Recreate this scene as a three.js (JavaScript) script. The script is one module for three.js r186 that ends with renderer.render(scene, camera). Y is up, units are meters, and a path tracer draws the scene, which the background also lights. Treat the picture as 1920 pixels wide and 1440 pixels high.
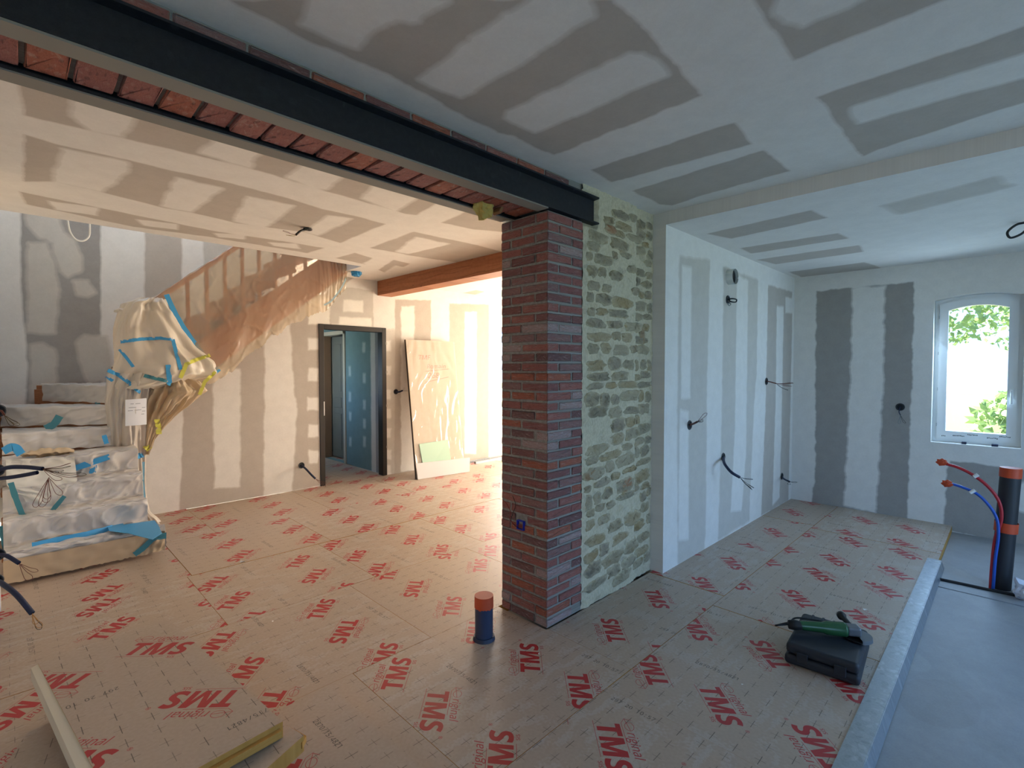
import * as THREE from 'three';
import { RectAreaLightUniformsLib } from 'three/addons/lights/RectAreaLightUniformsLib.js';
import { RoundedBoxGeometry } from 'three/addons/geometries/RoundedBoxGeometry.js';
import { mergeGeometries, mergeVertices, toCreasedNormals } from 'three/addons/utils/BufferGeometryUtils.js';
import { createNoise2D, createNoise3D } from 'simplex-noise';

// ------------------------------------------------------------------ camera, sky, sun, area lights, exposure
RectAreaLightUniformsLib.init();
const scene = new THREE.Scene();
const W = 1920, H = 1440, FOCAL = 941, EYE = 1.5, PITCH = Math.atan(29 / 941);
const camera = new THREE.PerspectiveCamera(2 * Math.atan(H / 2 / FOCAL) * 180 / Math.PI, W / H, 0.05, 200);
camera.position.set(0, EYE, 0);
camera.lookAt(Math.SQRT1_2 * Math.cos(PITCH), EYE - Math.sin(PITCH), -Math.SQRT1_2 * Math.cos(PITCH));
const renderer = new THREE.WebGLRenderer({ antialias: true });
renderer.toneMapping = THREE.LinearToneMapping;
renderer.toneMappingExposure = 1.0;
renderer.shadowMap.enabled = true;
renderer.shadowMap.type = THREE.PCFSoftShadowMap;

{ // clear summer sky: pale at the horizon, blue overhead
  const w = 64, h = 64, data = new Float32Array(w * h * 4);
  for (let j = 0; j < h; j++) {
    const el = Math.max(0, ((j + 0.5) / h - 0.5) * 2), t = Math.pow(el, 0.55);
    const c = [1.5 + (0.5 - 1.5) * t, 2.1 + (1.2 - 2.1) * t, 3.2 + (3.0 - 3.2) * t];
    for (let i = 0; i < w; i++) data.set([...c, 1], (j * w + i) * 4);
  }
  const sky = new THREE.DataTexture(data, w, h, THREE.RGBAFormat, THREE.FloatType);
  sky.magFilter = sky.minFilter = THREE.LinearFilter;
  sky.mapping = THREE.EquirectangularReflectionMapping;
  sky.needsUpdate = true;
  scene.background = sky;
}
const sun = new THREE.DirectionalLight(new THREE.Color(1.0, 0.9, 0.74), 42);   // falls through the window behind the brick pillar
sun.position.set(6.0 - 1.5, 10, -5.2 - 8); sun.target.position.set(6.0, 0, -5.2);
sun.castShadow = true;
Object.assign(sun.shadow.camera, { left: -9, right: 9, top: 9, bottom: -9, near: 0.5, far: 40 });
sun.shadow.mapSize.set(2048, 2048);
scene.add(sun, sun.target);
function windowLight(color, power, w, h, at, to) {
  const l = new THREE.RectAreaLight(color, power, w, h);
  l.position.set(...at); l.lookAt(...to); scene.add(l); return l;
}
const DEEPSKY = new THREE.Color(0.28, 0.58, 1.0), SKYBLUE = new THREE.Color(0.45, 0.70, 1.0), SUNWARM = new THREE.Color(1.0, 0.86, 0.70);
windowLight(DEEPSKY, 2.0, 1.2, 1.9, [-0.5, 1.05, 2.26], [1.2, 0.1, -0.3]);              // glazed door behind the photographer
windowLight(DEEPSKY, 3.5, 1.9, 2.05, [3.6, 1.08, 2.26], [3.6, -0.05, 0.6]);          // glazed kitchen door, out of frame on the right: sky light slanting down
windowLight(SKYBLUE, 9, 0.46, 1.2, [6.42, 1.47, -0.25], [5, 1.05, -0.75]);        // arched kitchen window
windowLight(SUNWARM, 11, 1.0, 1.4, [6.35, 1.43, -6.2], [6.35, 1.43, 0]);         // sitting room window behind the pillar
windowLight(SUNWARM, 21, 1.9, 2.05, [7.56, 1.08, -4.2], [0, 1.08, -4.2]);         // garden door of the sitting room
windowLight(SKYBLUE, 6, 1.1, 0.7, [1.2, 4.95, -6.2], [1.2, 0, -6.2]);            // roof window over the stairs
windowLight(SKYBLUE, 2.8, 0.7, 0.9, [2.78, 1.4, -7.7], [4, 1.4, -7.7]);            // corridor window

// ------------------------------------------------------------------ helpers
let seed = 20240611;
const rnd = () => { seed = (seed + 0x6D2B79F5) | 0; let t = Math.imul(seed ^ (seed >>> 15), 1 | seed); t = (t + Math.imul(t ^ (t >>> 7), 61 | t)) ^ t; return ((t ^ (t >>> 14)) >>> 0) / 4294967296; };
const rr = (a, b) => a + (b - a) * rnd();
const pick = (a) => a[Math.floor(rnd() * a.length)];
const N2 = createNoise2D(rnd), N3 = createNoise3D(rnd);
const V = (x, y, z) => new THREE.Vector3(x, y, z);
const lerp = (a, b, t) => a + (b - a) * t, clamp = (x, a, b) => Math.min(b, Math.max(a, x));
const smooth = (a, b, x) => { const t = clamp((x - a) / (b - a), 0, 1); return t * t * (3 - 2 * t); };

// a pixel of the photograph gives a direction; its place comes from the plane it lies on
const FW = V(Math.SQRT1_2 * Math.cos(PITCH), -Math.sin(PITCH), -Math.SQRT1_2 * Math.cos(PITCH)), RT = V(Math.SQRT1_2, 0, Math.SQRT1_2), UPV = RT.clone().cross(FW);
const ray = (x, y) => FW.clone().addScaledVector(RT, (x - 960) / FOCAL).addScaledVector(UPV, (720 - y) / FOCAL);
const onY = (x, y, h = 0) => { const d = ray(x, y); return V(0, EYE, 0).addScaledVector(d, (h - EYE) / d.y); };
const onX = (x, y, X) => { const d = ray(x, y); return V(0, EYE, 0).addScaledVector(d, X / d.x); };
const onZ = (x, y, Z) => { const d = ray(x, y); return V(0, EYE, 0).addScaledVector(d, Z / d.z); };

const counts = {};
const numbered = (name) => { const k = (counts[name] = (counts[name] ?? -1) + 1); return k ? `${name}_${String(k).padStart(3, '0')}` : name; };
function mesh(name, geometry, material, parent) {
  const m = new THREE.Mesh(geometry, material);
  m.name = parent ? name : numbered(name); m.castShadow = m.receiveShadow = true;
  (parent ?? scene).add(m); return m;
}
function tag(o, label, category, group) { Object.assign(o.userData, { label, category }); if (group) o.userData.group = group; return o; }
function thing(name, label, category, [x, y, z] = [0, 0, 0], turn = 0, group) {
  const g = new THREE.Group(); g.name = numbered(name); g.position.set(x, y, z); g.rotation.y = turn; scene.add(g);
  return tag(g, label, category, group);
}
function structure(o, label, category) { Object.assign(o.userData, { kind: 'structure', label, category }); return o; }
const room = (name) => { const g = new THREE.Group(); g.name = name; scene.add(g); return g; };
const box = (x0, x1, y0, y1, z0, z1) => new THREE.BoxGeometry(x1 - x0, y1 - y0, z1 - z0).translate((x0 + x1) / 2, (y0 + y1) / 2, (z0 + z1) / 2);
const rbox = (w, h, d, r = 0.004, s = 2) => new RoundedBoxGeometry(w, h, d, s, r);
const curve = (pts, closed = false) => new THREE.CatmullRomCurve3(pts.map((p) => (p.isVector3 ? p : V(...p))), closed, 'centripetal');
const tube = (pts, r, seg = 24, rad = 8, closed = false) => new THREE.TubeGeometry(curve(pts, closed), seg, r, rad, closed);
const merge = (list) => mergeGeometries(list.map((g) => { const n = g.index ? g.toNonIndexed() : g; for (const k of Object.keys(n.attributes)) if (!['position', 'normal', 'uv'].includes(k)) n.deleteAttribute(k); return n; }));
function planar(geometry, axisU, axisV, u0, u1, v0, v1) { // uv from the position along two room axes
  const p = geometry.attributes.position, uv = new Float32Array(p.count * 2), get = { x: (i) => p.getX(i), y: (i) => p.getY(i), z: (i) => p.getZ(i) };
  for (let i = 0; i < p.count; i++) { uv[i * 2] = (get[axisU](i) - u0) / (u1 - u0); uv[i * 2 + 1] = (get[axisV](i) - v0) / (v1 - v0); }
  geometry.setAttribute('uv', new THREE.BufferAttribute(uv, 2)); return geometry;
}
function sheet(nu, nv, at) { // a surface from a function of (0..1, 0..1)
  const pos = [], uv = [], idx = [];
  for (let j = 0; j <= nv; j++) for (let i = 0; i <= nu; i++) { const p = at(i / nu, j / nv); pos.push(p.x, p.y, p.z); uv.push(i / nu, j / nv); }
  for (let j = 0; j < nv; j++) for (let i = 0; i < nu; i++) { const a = j * (nu + 1) + i, b = a + 1, c = a + nu + 1, d = c + 1; idx.push(a, b, d, a, d, c); }
  const g = new THREE.BufferGeometry();
  g.setAttribute('position', new THREE.Float32BufferAttribute(pos, 3)); g.setAttribute('uv', new THREE.Float32BufferAttribute(uv, 2));
  g.setIndex(idx); g.computeVertexNormals(); return g;
}
// wall of given outline (plane coordinates a, b) with holes, built between two distances
function slab(outline, holes, plane, d0, d1) {
  const s = new THREE.Shape(outline.map(([a, b]) => new THREE.Vector2(a, b)));
  for (const h of holes) s.holes.push(new THREE.Path(h.map(([a, b]) => new THREE.Vector2(a, b))));
  const g = new THREE.ExtrudeGeometry(s, { depth: d1 - d0, bevelEnabled: false, steps: 1 });
  const p = g.attributes.position;
  for (let i = 0; i < p.count; i++) {
    const a = p.getX(i), b = p.getY(i), d = p.getZ(i) + d0;
    if (plane === 'z') p.setXYZ(i, a, b, d); else if (plane === 'x') p.setXYZ(i, d, b, a); else p.setXYZ(i, a, d, b);
  }
  if (plane !== 'z') { const t = g.index; if (t) { for (let i = 0; i < t.count; i += 3) { const q = t.getX(i); t.setX(i, t.getX(i + 1)); t.setX(i + 1, q); } } else for (let i = 0; i < p.count; i += 3) for (const at of [p]) { const q = [at.getX(i), at.getY(i), at.getZ(i)]; at.setXYZ(i, at.getX(i + 1), at.getY(i + 1), at.getZ(i + 1)); at.setXYZ(i + 1, ...q); } }
  g.computeVertexNormals(); return g;
}
const rect = (a0, a1, b0, b1) => [[a0, b0], [a1, b0], [a1, b1], [a0, b1]];
const canvasOf = (w, h) => { const c = document.createElement('canvas'); c.width = Math.round(w); c.height = Math.round(h); return c; };
function texture(c, repeat = false) {
  const t = new THREE.CanvasTexture(c); t.colorSpace = THREE.SRGBColorSpace; t.magFilter = THREE.LinearFilter; t.minFilter = THREE.LinearMipmapLinearFilter;
  if (repeat) t.wrapS = t.wrapT = THREE.RepeatWrapping; return t;
}
function grain(ctx, w, h, amount, scale = 40) { // fine and coarse mottling of a painted or dusty surface
  const img = ctx.getImageData(0, 0, w, h), d = img.data;
  for (let y = 0; y < h; y++) for (let x = 0; x < w; x++) {
    const n = (N2(x / scale, y / scale) * 0.5 + N2(x / scale * 3.7 + 9, y / scale * 3.7) * 0.3 + (rnd() - 0.5) * 0.9) * amount, i = (y * w + x) * 4;
    d[i] += n; d[i + 1] += n; d[i + 2] += n;
  }
  ctx.putImageData(img, 0, 0);
}
// plasterboard: joint compound (pale) and bare paper (grey), laid out where the photograph shows them
function plasterTexture({ a0, a1, b0, b1, ppm, base, flipA, flipB, polys, map }) {
  const w = Math.round((a1 - a0) * ppm), h = Math.round((b1 - b0) * ppm), c = canvasOf(w, h), ctx = c.getContext('2d');
  ctx.fillStyle = base; ctx.fillRect(0, 0, w, h);
  for (const [color, pts, rag = 0.012, soft = 2] of polys) {
    const q = pts.map(map).map(([a, b]) => [(a - a0) * ppm, (b1 - b) * ppm]), out = [];
    for (let i = 0; i < q.length; i++) { const [x0, y0] = q[i], [x1, y1] = q[(i + 1) % q.length], n = Math.max(1, Math.round(Math.hypot(x1 - x0, y1 - y0) / 6)); for (let k = 0; k < n; k++) out.push([lerp(x0, x1, k / n), lerp(y0, y1, k / n)]); }
    const off = rnd() * 100, path = (grow) => { ctx.beginPath(); out.forEach(([x, y], i) => { const dx = (N2(x / 55 + off, y / 55) + 0.5 * N2(x / 16, y / 16 + off)) * rag * 0.55 * ppm, dy = (N2(x / 55, y / 55 + off) + 0.5 * N2(x / 16 + off, y / 16)) * rag * 0.55 * ppm; i ? ctx.lineTo(x + dx, y + dy) : ctx.moveTo(x + dx, y + dy); }); ctx.closePath(); };
    ctx.fillStyle = color; ctx.strokeStyle = color; ctx.lineJoin = 'round';
    path(); ctx.fill();
    for (let k = 1; k <= soft; k++) { ctx.globalAlpha = 0.28; ctx.lineWidth = k * 3; path(); ctx.stroke(); } ctx.globalAlpha = 1;
  }
  grain(ctx, w, h, 5);
  return texture(c);
}
const plain = (color, roughness = 0.85, more = {}) => new THREE.MeshStandardMaterial({ color, roughness, ...more });
const PAPER = '#bdb4a9', PAPER2 = '#cbc5bb', PAPER3 = '#a29d97', FILLER = '#e6e2db', FILLER2 = '#f0ece2';
const M = {
  filler: plain(FILLER, 0.9), concrete: plain('#a3a19c', 0.9), white: plain('#efeeea', 0.45), black: plain('#17181a', 0.5), rubber: plain('#141416', 0.65),
  steel: plain('#202125', 0.5, { metalness: 0.35 }), wire: plain('#4a2a1c', 0.5), navy: plain('#152342', 0.5), foam: plain('#d8b96a', 0.9),
};

// ------------------------------------------------------------------ the shell of the house
const YM = 2.62, YL = 2.70, YK = 2.53, ZS = -1.865, ZB = -2.24, ZK = -1.785, XK = 3.345, XW = 6.33, ZD = -6.22, XE = 7.6, ZR = 2.3, XO = -1.6, ZBACK = -6.95;
const polyY = (h) => ([x, y]) => { const p = onY(x, y, h); return [p.x, p.z]; };
const polyZ = (Z) => ([x, y]) => { const p = onZ(x, y, Z); return [p.x, p.y]; };
const polyX = (X) => ([x, y]) => { const p = onX(x, y, X); return [p.z, p.y]; };
function plaster(texArgs) { return new THREE.MeshStandardMaterial({ map: plasterTexture(texArgs), roughness: 0.92 }); }

{ // main ceiling
  const a0 = XO, a1 = XK, b0 = -1.9, b1 = ZR;
  const mat = plaster({ a0, a1, b0, b1, ppm: 260, base: FILLER, map: polyY(YM), polys: [
    [PAPER, [[430, 0], [515, 40], [590, 80], [725, 135], [800, 175], [875, 220], [935, 247], [970, 255], [1010, 280], [1040, 290], [1310, 180], [1260, 120], [1200, 45], [1160, 15], [1145, 0]], 0.015],
    [FILLER, [[565, 45], [590, -5], [840, -5], [780, 40], [740, 30], [695, 65], [665, 90]], 0.02, 4],
    [FILLER, [[790, 150], [862, 184], [965, 123], [1110, 30], [1105, -5], [1010, -5], [900, 60]], 0.02, 4],
    [FILLER, [[950, 222], [1005, 248], [1250, 140], [1230, 115], [1205, 100], [1180, 102], [955, 210]], 0.015, 4],
    [PAPER, [[1110, 318], [1377, 230], [1408, 270], [1147, 341]]], [PAPER, [[1187, 358], [1430, 283], [1480, 320], [1310, 368], [1260, 385], [1240, 383]]],
    [PAPER, [[1412, -5], [1490, 110], [1780, -5]]], [FILLER, [[1460, 25], [1475, 40], [1505, 48], [1625, -5], [1463, -5]], 0.015, 4],
    [PAPER, [[1535, 182], [1925, 50], [1925, 190], [1645, 280], [1620, 292], [1600, 275], [1565, 220]]], [FILLER, [[1595, 202], [1925, 102], [1925, 142], [1610, 230]], 0.015, 4],
  ] });
  structure(mesh('ceiling', planar(box(a0, a1, YM, 2.98, ZS, ZR), 'x', 'z', a0, a1, b0, b1), mat), 'grey plasterboard ceiling with white joint bands above the steel beam', 'ceiling');
}
{ // lower ceiling over the kitchen
  const a0 = XK, a1 = XW, b0 = -1.8, b1 = ZR;
  const mat = plaster({ a0, a1, b0, b1, ppm: 200, base: FILLER, map: polyY(YK), polys: [
    [PAPER, [[1328, 438], [1520, 395], [1550, 408], [1372, 447]]], [PAPER, [[1390, 465], [1570, 438], [1590, 447], [1410, 475]]],
    [PAPER, [[1420, 487], [1610, 460], [1618, 472], [1455, 495]]], [PAPER, [[1480, 510], [1620, 492], [1660, 505], [1510, 522]]],
    [PAPER2, [[1660, 385], [1860, 335], [1890, 350], [1690, 400]], 0.02, 5],
  ] });
  structure(mesh('ceiling', planar(box(a0, a1, YK, 2.98, ZK, ZR), 'x', 'z', a0, a1, b0, b1), mat), 'lowered plasterboard ceiling over the kitchen alcove', 'ceiling');
}
{ // sitting room ceiling with the stair opening
  const a0 = XO, a1 = XE, b0 = ZD - 0.1, b1 = ZB, k = (pts) => pts.map(([x, y]) => [x / 2, y / 2]), n = (pts) => pts.map(([x, y]) => [600 + x / 5.333, 470 + y / 5.333]);
  const mat = plaster({ a0, a1, b0, b1, ppm: 200, base: FILLER, map: polyY(YL), polys: [
    [PAPER, k([[70, 250], [100, 432], [455, 515], [920, 625], [1290, 735], [1520, 800], [1560, 805], [1680, 735]])],
    [FILLER, k([[290, 330], [285, 440], [340, 490], [455, 512], [520, 410]]), 0.02, 4], [FILLER, k([[755, 575], [840, 510], [985, 545], [930, 625]]), 0.02, 4],
    [FILLER, k([[1085, 665], [1145, 610], [1300, 645], [1215, 710], [1170, 705]]), 0.02, 4], [FILLER, k([[1360, 745], [1400, 700], [1560, 740], [1480, 790]]), 0.02, 4],
    [PAPER, k([[95, 508], [95, 680], [210, 680], [380, 720], [480, 745], [620, 780], [715, 795], [880, 835], [1140, 870], [1275, 910], [1440, 840], [1330, 810], [1210, 785], [1100, 750], [870, 690], [640, 640], [480, 600], [200, 540]])],
    [FILLER, k([[240, 560], [210, 680], [380, 718], [480, 640], [470, 605], [330, 580]]), 0.02, 4], [FILLER, k([[665, 668], [615, 775], [712, 793], [830, 705]]), 0.02, 4],
    [FILLER, k([[935, 740], [880, 830], [990, 855], [1100, 770]]), 0.02, 4], [FILLER, k([[1230, 810], [1150, 870], [1190, 880], [1320, 820]]), 0.02, 4],
    [PAPER, k([[80, 720], [100, 765], [500, 850], [800, 890], [1150, 948], [1210, 930], [1060, 905], [820, 870], [520, 810], [200, 745]])],
    [FILLER, k([[190, 755], [210, 785], [360, 808], [365, 780]]), 0.015, 3], [FILLER, k([[520, 825], [540, 845], [660, 860], [660, 840]]), 0.015, 3], [FILLER, k([[805, 875], [820, 888], [910, 897], [920, 882]]), 0.015, 3], [FILLER, k([[1010, 910], [1030, 922], [1120, 932], [1110, 915]]), 0.015, 3],
    [PAPER, k([[1390, 930], [1550, 870], [1790, 920], [1880, 945], [1760, 990], [1590, 965]])], [FILLER, k([[1490, 945], [1560, 890], [1680, 915], [1600, 960]]), 0.02, 4],
    [PAPER, k([[1660, 835], [1760, 790], [1900, 800], [1900, 870], [1780, 860]])],
    [PAPER, n([[160, 75], [350, 25], [520, 75], [450, 135]])], [FILLER, n([[440, 130], [540, 75], [640, 95], [560, 150]]), 0.01, 3], [PAPER, n([[590, 190], [740, 95], [890, 130], [690, 240]])], [FILLER, n([[610, 240], [760, 150], [900, 180], [730, 260]]), 0.01, 3],
    [PAPER, n([[860, 40], [1300, -60], [1560, 20], [1180, 90]])], [PAPER, n([[1360, 440], [1560, 395], [1640, 410], [1480, 460]])],
  ] });
  const g = slab([[a0, ZB - 0.01], [a1, ZB - 0.01], [a1, ZD], [2.95, ZD], [2.95, -5.45], [-0.1, -5.45], [-0.1, ZD], [a0, ZD]], [], 'y', YL, 2.98);
  structure(mesh('ceiling', planar(g, 'x', 'z', a0, a1, b0, b1), mat), 'plasterboard ceiling with square filler patches over the sitting room', 'ceiling');
}
{ // alcove wall of the kitchen
  const a0 = XK - 0.02, a1 = XW, b0 = -0.06, b1 = YK, q = (pts) => pts.map(([x, y]) => [1240 + x / 5.142, 480 + y / 5.142]);
  const mat = plaster({ a0, a1, b0, b1, ppm: 300, base: FILLER, map: polyZ(ZK), polys: [
    [PAPER2, [[1275, 482], [1330, 490], [1325, 700], [1322, 1000], [1319, 1036], [1272, 1062], [1271, 760]], 0.012, 4],
    [FILLER, [[1280, 500], [1296, 503], [1293, 745], [1278, 745]], 0.008, 4], [FILLER, [[1276, 770], [1290, 775], [1290, 1010], [1273, 1012]], 0.01, 4],
    [PAPER2, [[1358, 505], [1421, 527], [1418, 700], [1413, 760], [1404, 975], [1347, 1012], [1354, 790]], 0.014, 4], [FILLER, [[1383, 518], [1402, 528], [1398, 850], [1390, 955], [1371, 957], [1379, 800]], 0.012, 4],
    [PAPER, [[1441, 535], [1485, 549], [1485, 600], [1478, 937], [1428, 966], [1436, 760]], 0.014, 3], [FILLER, [[1473, 558], [1487, 560], [1487, 586], [1473, 586]], 0.01, 3], [FILLER, [[1457, 575], [1469, 577], [1465, 800], [1461, 932], [1449, 945], [1455, 750]], 0.012, 4],
  ] });
  const g = slab(rect(XK, XW, b0, 2.98), [], 'z', ZB - 0.06, ZK);
  structure(mesh('wall_alcove', planar(g, 'x', 'y', a0, a1, b0, b1), mat), 'white plasterboard lining wall with cables, beside the stone wall', 'wall');
}
const ARCH = []; for (let i = 0; i <= 16; i++) { const t = i / 16; ARCH.push([lerp(0.06, -0.56, t), 2.158 + 0.04 * (1 - (2 * t - 1) ** 2)]); }
{ // kitchen window wall
  const a0 = -1.85, a1 = ZR, b0 = -0.06, b1 = YK;
  const mat = plaster({ a0, a1, b0, b1, ppm: 300, base: FILLER, map: polyX(XW), polys: [
    [PAPER3, [[1531, 547], [1712, 530], [1713, 560], [1709, 700], [1700, 978], [1520, 950], [1529, 900], [1530, 750]], 0.016], [FILLER, [[1600, 541], [1657, 538], [1655, 700], [1641, 960], [1584, 948], [1597, 700]], 0.02, 4],
    [PAPER3, [[1771, 990], [1777, 882], [1783, 866], [1830, 870], [1925, 882], [1925, 1030]], 0.014], [FILLER, [[1893, 915], [1925, 905], [1925, 960], [1890, 950]], 0.02, 4],
  ] });
  const g = slab(rect(ZB - 0.06, ZR + 0.2, b0, 2.98), [[[-0.56, 0.785], [0.06, 0.785], ...ARCH]], 'x', XW, XW + 0.34);
  structure(mesh('wall_window', planar(g, 'z', 'y', a0, a1, b0, b1), mat), 'plasterboard wall with tall grey patches and a small arched window', 'wall');
}
{ // wall with the black door frame
  const a0 = 0.8, a1 = XE, b0 = 0, b1 = YL, top = (x) => 1.62 + 0.8 * (x - 1.52);
  const d = (pts) => pts.map(([x, y]) => [540 + x / 4, 560 + y / 4]), blob = (x, y, w, h) => [FILLER, [[x - w, y - h], [x + w, y - h], [x + w, y + h], [x - w, y + h]], 0.02, 3];
  const mat = plaster({ a0, a1, b0, b1, ppm: 260, base: FILLER, map: polyZ(ZD), polys: [
    [PAPER, [[338, 958], [344, 800], [345, 690], [430, 620], [610, 500], [700, 500], [620, 545], [620, 610], [597, 612], [599, 910]], 0.012], [FILLER, [[400, 692], [450, 692], [449, 912], [404, 915]], 0.015, 3],
    [FILLER, [[498, 640], [543, 605], [550, 730], [556, 770], [546, 923], [495, 934], [497, 760]], 0.016, 3], [FILLER2, [[578, 560], [618, 560], [618, 608], [578, 608]], 0.02, 3],
    blob(588, 645, 9, 9), blob(588, 702, 9, 11), blob(587, 757, 10, 11), blob(588, 808, 9, 10), blob(588, 857, 8, 11),
    [PAPER2, [[620, 536], [699, 545], [700, 612], [620, 606]]], [FILLER2, [[645, 563], [680, 565], [680, 585], [645, 583]], 0.012, 3], [FILLER2, [[637, 595], [695, 598], [696, 614], [636, 612]], 0.012, 3],
    [PAPER2, d([[725, 240], [800, 240], [830, 640], [830, 1300], [725, 1330]]), 0.02, 5], ...[355, 540, 720, 860, 1010, 1170, 1290].map((y) => blob(540 + 748 / 4, 560 + y / 4, 5, 8)),
    [PAPER, d([[805, 10], [1070, 12], [1070, 400], [1100, 1290], [800, 1310]])], [FILLER, d([[850, 60], [945, 60], [945, 1290], [850, 1290]]), 0.02, 3],
    [PAPER, d([[1213, 40], [1506, 45], [1502, 1220], [1405, 1225], [1213, 1240]])], [FILLER2, d([[1328, 100], [1413, 102], [1410, 1160], [1328, 1160]]), 0.015, 3],
  ] });
  const g = slab([[0.86, 0], [2.79, 0], [2.79, 2.045], [3.7, 2.045], [3.7, 0], [XE, 0], [XE, YL + 0.1], [2.96, YL + 0.1], [2.96, YL], [2.85, top(2.85)], [0.86, top(0.86)]], [rect(5.8, 6.9, 0.66, 2.2)], 'z', ZD - 0.1, ZD);
  structure(mesh('wall_back', planar(g, 'x', 'y', a0, a1, b0, b1), mat), 'plasterboard wall with filler bands around the black door frame', 'wall');
}
{ // stairwell walls
  const a0 = -0.12, a1 = 3.1, b0 = 0, b1 = 5, c = (pts) => pts.map(([x, y]) => [x / 4, 380 + y / 4]);
  const mat = plaster({ a0, a1, b0, b1, ppm: 200, base: FILLER, map: polyZ(ZBACK), polys: [
    [PAPER3, c([[160, -200], [750, -200], [750, 980], [720, 1100], [800, 1700], [190, 1700], [215, 1200], [160, 600]]), 0.012],
    [PAPER2, c([[205, -200], [400, -200], [430, 110], [470, 220], [560, 290], [605, 400], [600, 520], [500, 555], [460, 510], [400, 300], [350, 265], [300, 260], [215, 170]]), 0.02, 4], [PAPER2, c([[215, 310], [340, 300], [400, 460], [425, 650], [410, 980], [220, 970], [215, 700]]), 0.02, 4],
    [PAPER2, c([[240, 1080], [320, 1060], [415, 1100], [400, 1480], [235, 1480]]), 0.02, 4], [PAPER2, c([[550, 590], [650, 585], [710, 670], [660, 700], [590, 690]]), 0.015, 4], [PAPER2, c([[580, 1050], [640, 1000], [800, 1010], [830, 1300], [680, 1360], [600, 1200]]), 0.02, 4],
    [PAPER, c([[1090, -300], [1360, -300], [1360, 1200], [1090, 1200]])], [PAPER2, c([[1530, -300], [1800, -300], [1800, 1200], [1530, 1200]])],
  ] });
  const g = slab([[-0.12, 0], [2.65, 0], [2.65, 2.36], [3.1, 2.36], [3.1, 5], [-0.12, 5]], [], 'z', ZBACK - 0.1, ZBACK);
  structure(mesh('wall_stairwell', planar(g, 'x', 'y', a0, a1, b0, b1), mat), 'grey patched plasterboard wall behind the stairs', 'wall');
  structure(mesh('wall_stairwell', box(-0.22, -0.1, -0.06, 5, ZBACK - 0.1, -4.4), M.filler), 'plastered wall along the left side of the stairs', 'wall');
  structure(mesh('wall_stairwell', box(2.95, 3.1, 2.98, 5, ZBACK, -5.35), M.filler), 'upper end wall of the stair shaft', 'wall');
  structure(mesh('wall_stairwell', box(-0.12, 2.95, 2.98, 5, -5.45, -5.35), M.filler), 'upper front wall of the stair shaft above the ceiling', 'wall');
  structure(mesh('ceiling', slab(rect(-0.22, 3.1, ZBACK - 0.1, -5.35), [rect(0.6, 1.8, -6.6, -5.8)], 'y', 5, 5.15), M.filler), 'ceiling of the stair shaft around the roof window', 'ceiling');
  structure(mesh('wall_left', box(XO, -0.072, -0.06, YL, -4.5, -4.4), M.filler), 'end of the plastered partition beside the lowest stair', 'wall');
}
// walls out of frame that close the rooms
structure(mesh('wall_left', box(XO - 0.15, XO, -0.06, 2.98, ZD - 0.1, ZR + 0.2), M.filler), 'plain plastered outer wall left of the photographer', 'wall');
structure(mesh('wall_right', slab(rect(XO, XW + 0.34, -0.06, 2.98), [rect(2.6, 4.6, 0.0, 2.15), rect(-1.15, 0.15, 0.0, 2.15)], 'z', ZR, ZR + 0.2), M.filler), 'plastered outer wall with the glazed kitchen door', 'wall');
structure(mesh('wall_end', slab(rect(ZD - 0.1, ZB, -0.06, 2.98), [rect(-5.2, -3.2, 0.0, 2.15)], 'x', XE, XE + 0.3), M.filler), 'end wall of the sitting room with the garden door', 'wall');
structure(mesh('wall_right', box(XW, XE + 0.3, -0.06, 2.98, ZB - 0.06, ZB + 0.2), M.filler), 'short wall behind the kitchen closing the sitting room', 'wall');
structure(mesh('wall_left', box(XO, -0.1, -0.06, 2.98, ZD - 0.1, ZD), M.filler), 'plastered wall closing the room left of the stairs', 'wall');
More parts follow.
